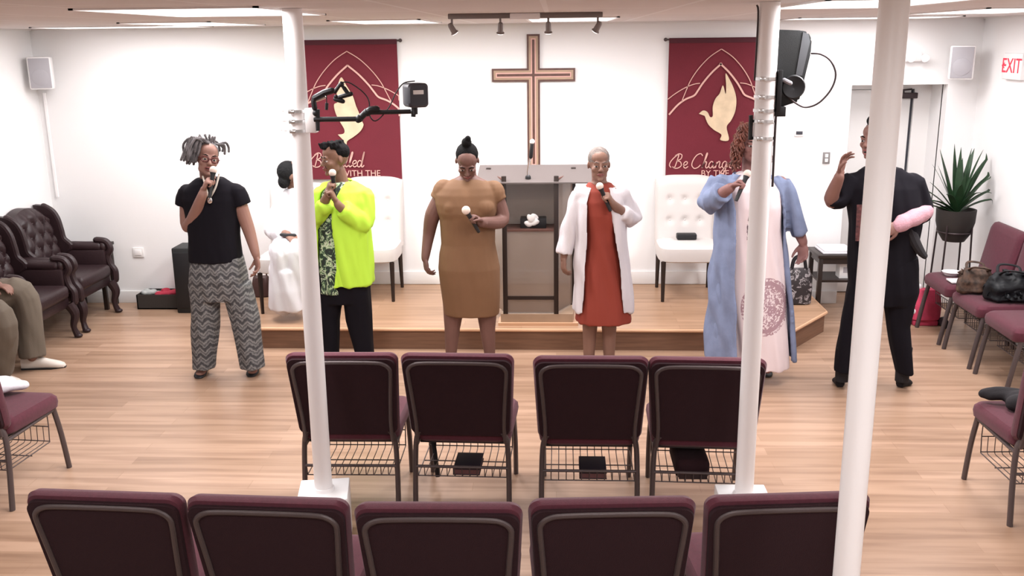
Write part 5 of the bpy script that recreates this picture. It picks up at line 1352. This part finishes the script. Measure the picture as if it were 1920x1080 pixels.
# ------------------------------------------------------------------ plant on its stand
PX, PY = 3.20, 7.98
pc = on_y(1790, 425, PY); PX = pc.x; zr = on_y(1790, 392, PY).z; zb_ = on_y(1790, 451, PY).z; rr = (on_y(1828, 395, PY).x - on_y(1756, 395, PY).x) / 2
t = thing('potted_plant', 'dark green strap-leaved plant in a charcoal bowl pot by the right wall', 'plant', (PX, PY, zb_))
hh = zr - zb_
MB().lathe([(.0, 0), (rr * .55, .0), (rr * .82, hh * .25), (rr * .97, hh * .6), (rr, hh), (rr - .012, hh), (rr - .02, hh * .85), (0, hh * .85)], n=32).build('pot', M['pot'], t)
MB().lathe([(.0, hh * .84), (rr - .02, hh * .86), (0, hh * .9)], n=24).build('soil', M['soil'], t)
q = MB(); rs_ = random.Random(21)
def leaf(q, az, L, lift, droop, w_):
    d = Vector((math.cos(az), math.sin(az) * .8, 0)); pts = []; n = 10
    for i in range(n + 1):
        u = i / n; pts.append(Vector((0, 0, hh * .85)) + d * (L * u * (1 - .15 * u)) * math.cos(lift) + Vector((0, 0, L * (math.sin(lift) * u - droop * u ** 2.4))))
    for p_ in pts: p_.x = min(p_.x, 3.535 - PX - .2 * max(0, .3 - p_.z) * 0)
    sd = Vector((-d.y, d.x, 0)).normalized(); top = []; bot = []
    for i, p_ in enumerate(pts):
        u = i / n; ww = w_ * math.sin(math.pi * min(1, .12 + .88 * u) ** .8) + .001
        top += [p_ + sd * ww + Vector((0, 0, ww * .35)), p_, p_ - sd * ww + Vector((0, 0, ww * .35))]
    bot = [p_ - Vector((0, 0, .0025)) for p_ in top]; N = len(top); fs = []
    for i in range(n):
        for j in (0, 1): k = 3 * i + j; fs += [(k, k + 1, k + 4, k + 3), (N + k + 3, N + k + 4, N + k + 1, N + k)]
        fs += [(3 * i, 3 * i + 3, N + 3 * i + 3, N + 3 * i), (3 * i + 2, N + 3 * i + 2, N + 3 * i + 5, 3 * i + 5)]
    q.add(top + bot, fs)
SPEC = [(2.2, .52, 1.15, .12), (1.9, .50, 1.35, .05), (1.5, .46, 1.45, .02), (.9, .62, 1.15, .30), (.5, .66, 1.05, .36), (.2, .60, .95, .48), (0, .50, .75, .50), (-.3, .46, .6, .55), (2.9, .44, .7, .30), (3.2, .48, .5, .42), (3.6, .42, .6, .5), (3.0, .36, .9, .25), (-1.2, .40, .85, .45), (-1.8, .42, .95, .38), (-2.2, .40, .8, .45), (-.8, .42, .85, .5), (2.5, .40, 1.1, .12), (1.2, .42, 1.3, .1), (-1.5, .34, 1.25, .15), (.1, .34, 1.2, .2), (-2.6, .34, 1.1, .2), (3.4, .50, .35, .22)]
for az, L, li, dr in SPEC: leaf(q, az, L * 1.2, li, dr * .72, .028)
for az, L, li, dr in ((.3, .62, 1.25, .22), (.8, .60, 1.3, .2), (.0, .62, 1.0, .42), (2.7, .5, 1.1, .2)): leaf(q, az, L * 1.15, li, dr, .014)
q.build('foliage', M['green'], t)
t = thing('plant_stand', 'thin black metal four-legged stand holding the potted plant', 'plant stand', (PX, PY, 0))
q = MB(); 
for k in range(33): pass
q.tube([(rr * .86 * math.cos(2 * math.pi * k / 32), rr * .86 * math.sin(2 * math.pi * k / 32), zb_ + hh * .30) for k in range(33)], .007, 6, cap=False); q.build('ring', M['vein_dark'], t)
for k in range(4):
    a = math.pi / 4 + k * math.pi / 2; r1, r2 = rr * .90, rr * 1.12
    MB().tube([(r1 * math.cos(a), r1 * math.sin(a), zb_ + hh * .6), (r2 * math.cos(a), r2 * math.sin(a), 0)], .008, 6).build('leg', M['vein_dark'], t)

# ------------------------------------------------------------------ bags and small things at the right wall
WX = WCH[0].location.x
def bag_on(name, label, c, w_, d_, h_, m, handles=True, hm=None):
    t = thing(name, label, 'bag', c, -.15)
    MB().loft([ring((0, 0, z * h_), w_ * a, d_ * b, 24, 3) for z, a, b in ((0, .85, .8), (.05, 1, 1), (.45, 1.02, .95), (.8, .85, .6), (1, .7, .25))]).build('bag_body', m, t, voxel=.008, relax=2)
    bd = t.children[0].data
    for v in bd.vertices: v.co += v.normal * .035 * noise.noise(v.co * 13 + Vector((w_ * 90, 0, 0)))
    if handles:
        for s in (-1, 1): MB().tube(catmull([(-w_ * .5, s * d_ * .2, h_ * .9), (-w_ * .3, s * d_ * 1.0, h_ * 1.15), (w_ * .55, s * d_ * 1.1, h_ * 1.08), (w_ * .5, s * d_ * .2, h_ * .9)], 6), .011, 8, .6).build('bag_handle', hm or m, t)
    return t
leo = mat('leopard_brown', (.065, .036, .024), .7, vary=.7, vscale=30)
blk = mat('black_leather', (.007, .008, .010), .5, bump=.2, bscale=30, spec=.25)
yB = WCH[1].location.y
bag_on('handbag', 'brown leopard print handbag slumped on the second chair by the right wall', (WX - .13, yB + .13, .492), .12, .09, .17, leo, True)
bag_on('handbag', 'black leather handbag beside the leopard print bag by the right wall', (WX + .0, yB - .12, .492), .15, .10, .20, blk, True)
yA = WCH[0].location.y
t = thing('glass_dish', 'small white and grey dish with tissues on the chair seat beside the plant', 'dish', (WX - .09, yA + .08, .482))
MB().lathe([(.0, 0), (.05, .0), (.075, .03), (.07, .03), (.045, .008), (0, .008)], n=20).build('dish', M['paper'], t)
t = thing('folded_paper', 'folded white paper on the chair seat beside the plant', 'paper', (WX - .12, yA - .13, .482)); MB().b2((-.07, -.06, 0), (.07, .06, .012), .002).build('sheets', M['paper'], t)
t = thing('shoe', 'grey and black shoe lying on the chair seat beside the plant', 'shoe', (WX + .03, yA - .04, .482), .4)
MB().loft([ring((x, 0, h_ * .5), .001, .001, 12) for x, h_ in ()] or [[Vector((x, w_ * math.cos(a), max(.0, h_ * .5 + h_ * .5 * math.sin(a)))) for a in [2 * math.pi * k / 12 for k in range(12)]] for x, w_, h_ in ((-.12, .015, .05), (-.11, .03, .08), (-.04, .034, .085), (.03, .036, .05), (.09, .032, .04), (.12, .012, .02))]).build('shoe_upper', mat('grey_shoe', (.14, .15, .18), .6), t)
a = on_z(1732, 612, 0)
M['pinkbag'] = mat('bright_pink_cloth', (.50, .045, .10), .7, vary=.25, vscale=10)
t = thing('shopping_bag', 'bright pink bag with white tissue on the floor behind the tall person in black', 'bag', (a.x + .02, a.y + .08, 0))
MB().loft([ring((.02 * z, 0, .04 + z * .26), w_, d_, 24, 3) for z, w_, d_ in ((0, .10, .07), (.06, .125, .09), (.5, .12, .085), (1, .09, .045))]).build('bag_body', M['pinkbag'], t)
q = MB()
for k in range(6): q.ell((-.10 + .01 * k, -.04 + .015 * k, .12 + .035 * k), (.045, .03, .03), rot3(k, 0, k))
q.build('white_tissue', M['paper'], t, voxel=.007, relax=1)
MB().b2((-.10, -.07, .0), (.10, .07, .045), .01).build('bag_bottom', M['pinkbag'], t)
for k, (x, y, l) in enumerate(((1708, 604, 'black shoe on the floor left of the pink bag'), (1762, 608, 'black shoe on the floor below the first wall chair'))):
    b_ = on_z(x, y, 0); t = thing('shoe', l, 'shoe', (b_.x, b_.y - .02, 0), .5 + k)
    MB().loft([[Vector((xx, w_ * math.cos(a), max(.0, h_ * .5 + h_ * .5 * math.sin(a)))) for a in [2 * math.pi * k_ / 12 for k_ in range(12)]] for xx, w_, h_ in ((-.12, .015, .05), (-.11, .03, .08), (-.04, .034, .085), (.03, .036, .05), (.09, .032, .04), (.12, .012, .02))]).build('shoe_upper', M['black'], t)

# ------------------------------------------------------------------ jacket on the right chair, white cloth on the left chair
def drape(name, label, cat, c, rz, pts, r, m, flat=.5, vox=.009):
    t = thing(name, label, cat, c, rz); q = MB()
    for P, rad in zip(pts, r): q.tube(catmull(P, 5), rad, 12, flat, ends=True)
    o = q.build('cloth_body', m, t, voxel=vox, relax=3); return t
m_, rz = RCH
drape('jacket', 'black jacket lying across the seat of the chair at the right edge', 'jacket', (m_.x, m_.y, .488), rz,
      [[(-.20, .16, .03), (-.08, .12, .045), (.08, .05, .05), (.2, .0, .05)], [(-.22, .18, .035), (-.15, .17, .05), (-.05, .15, .045)], [(-.12, .05, .03), (.02, .0, .06), (.2, -.08, .06)], [(-.1, .10, .03), (.05, .1, .05), (.2, .1, .05)], [(0, -.1, .04), (.2, -.12, .05)]],
      [.028, .030, .050, .05, .04], M['black_soft'], .9)
m_, rz = LCH
drape('shawl', 'white cloth lying on the seat of the chair at the left edge', 'cloth', (m_.x, m_.y, .486), rz,
      [[(.06, .20, .03), (.0, .10, .05), (-.12, .02, .05)], [(-.05, .22, .03), (-.1, .08, .06), (-.15, -.1, .05)], [(.02, .12, .04), (-.05, .0, .04), (.0, -.10, .03)]],
      [.04, .06, .035], M['robe'], .7)
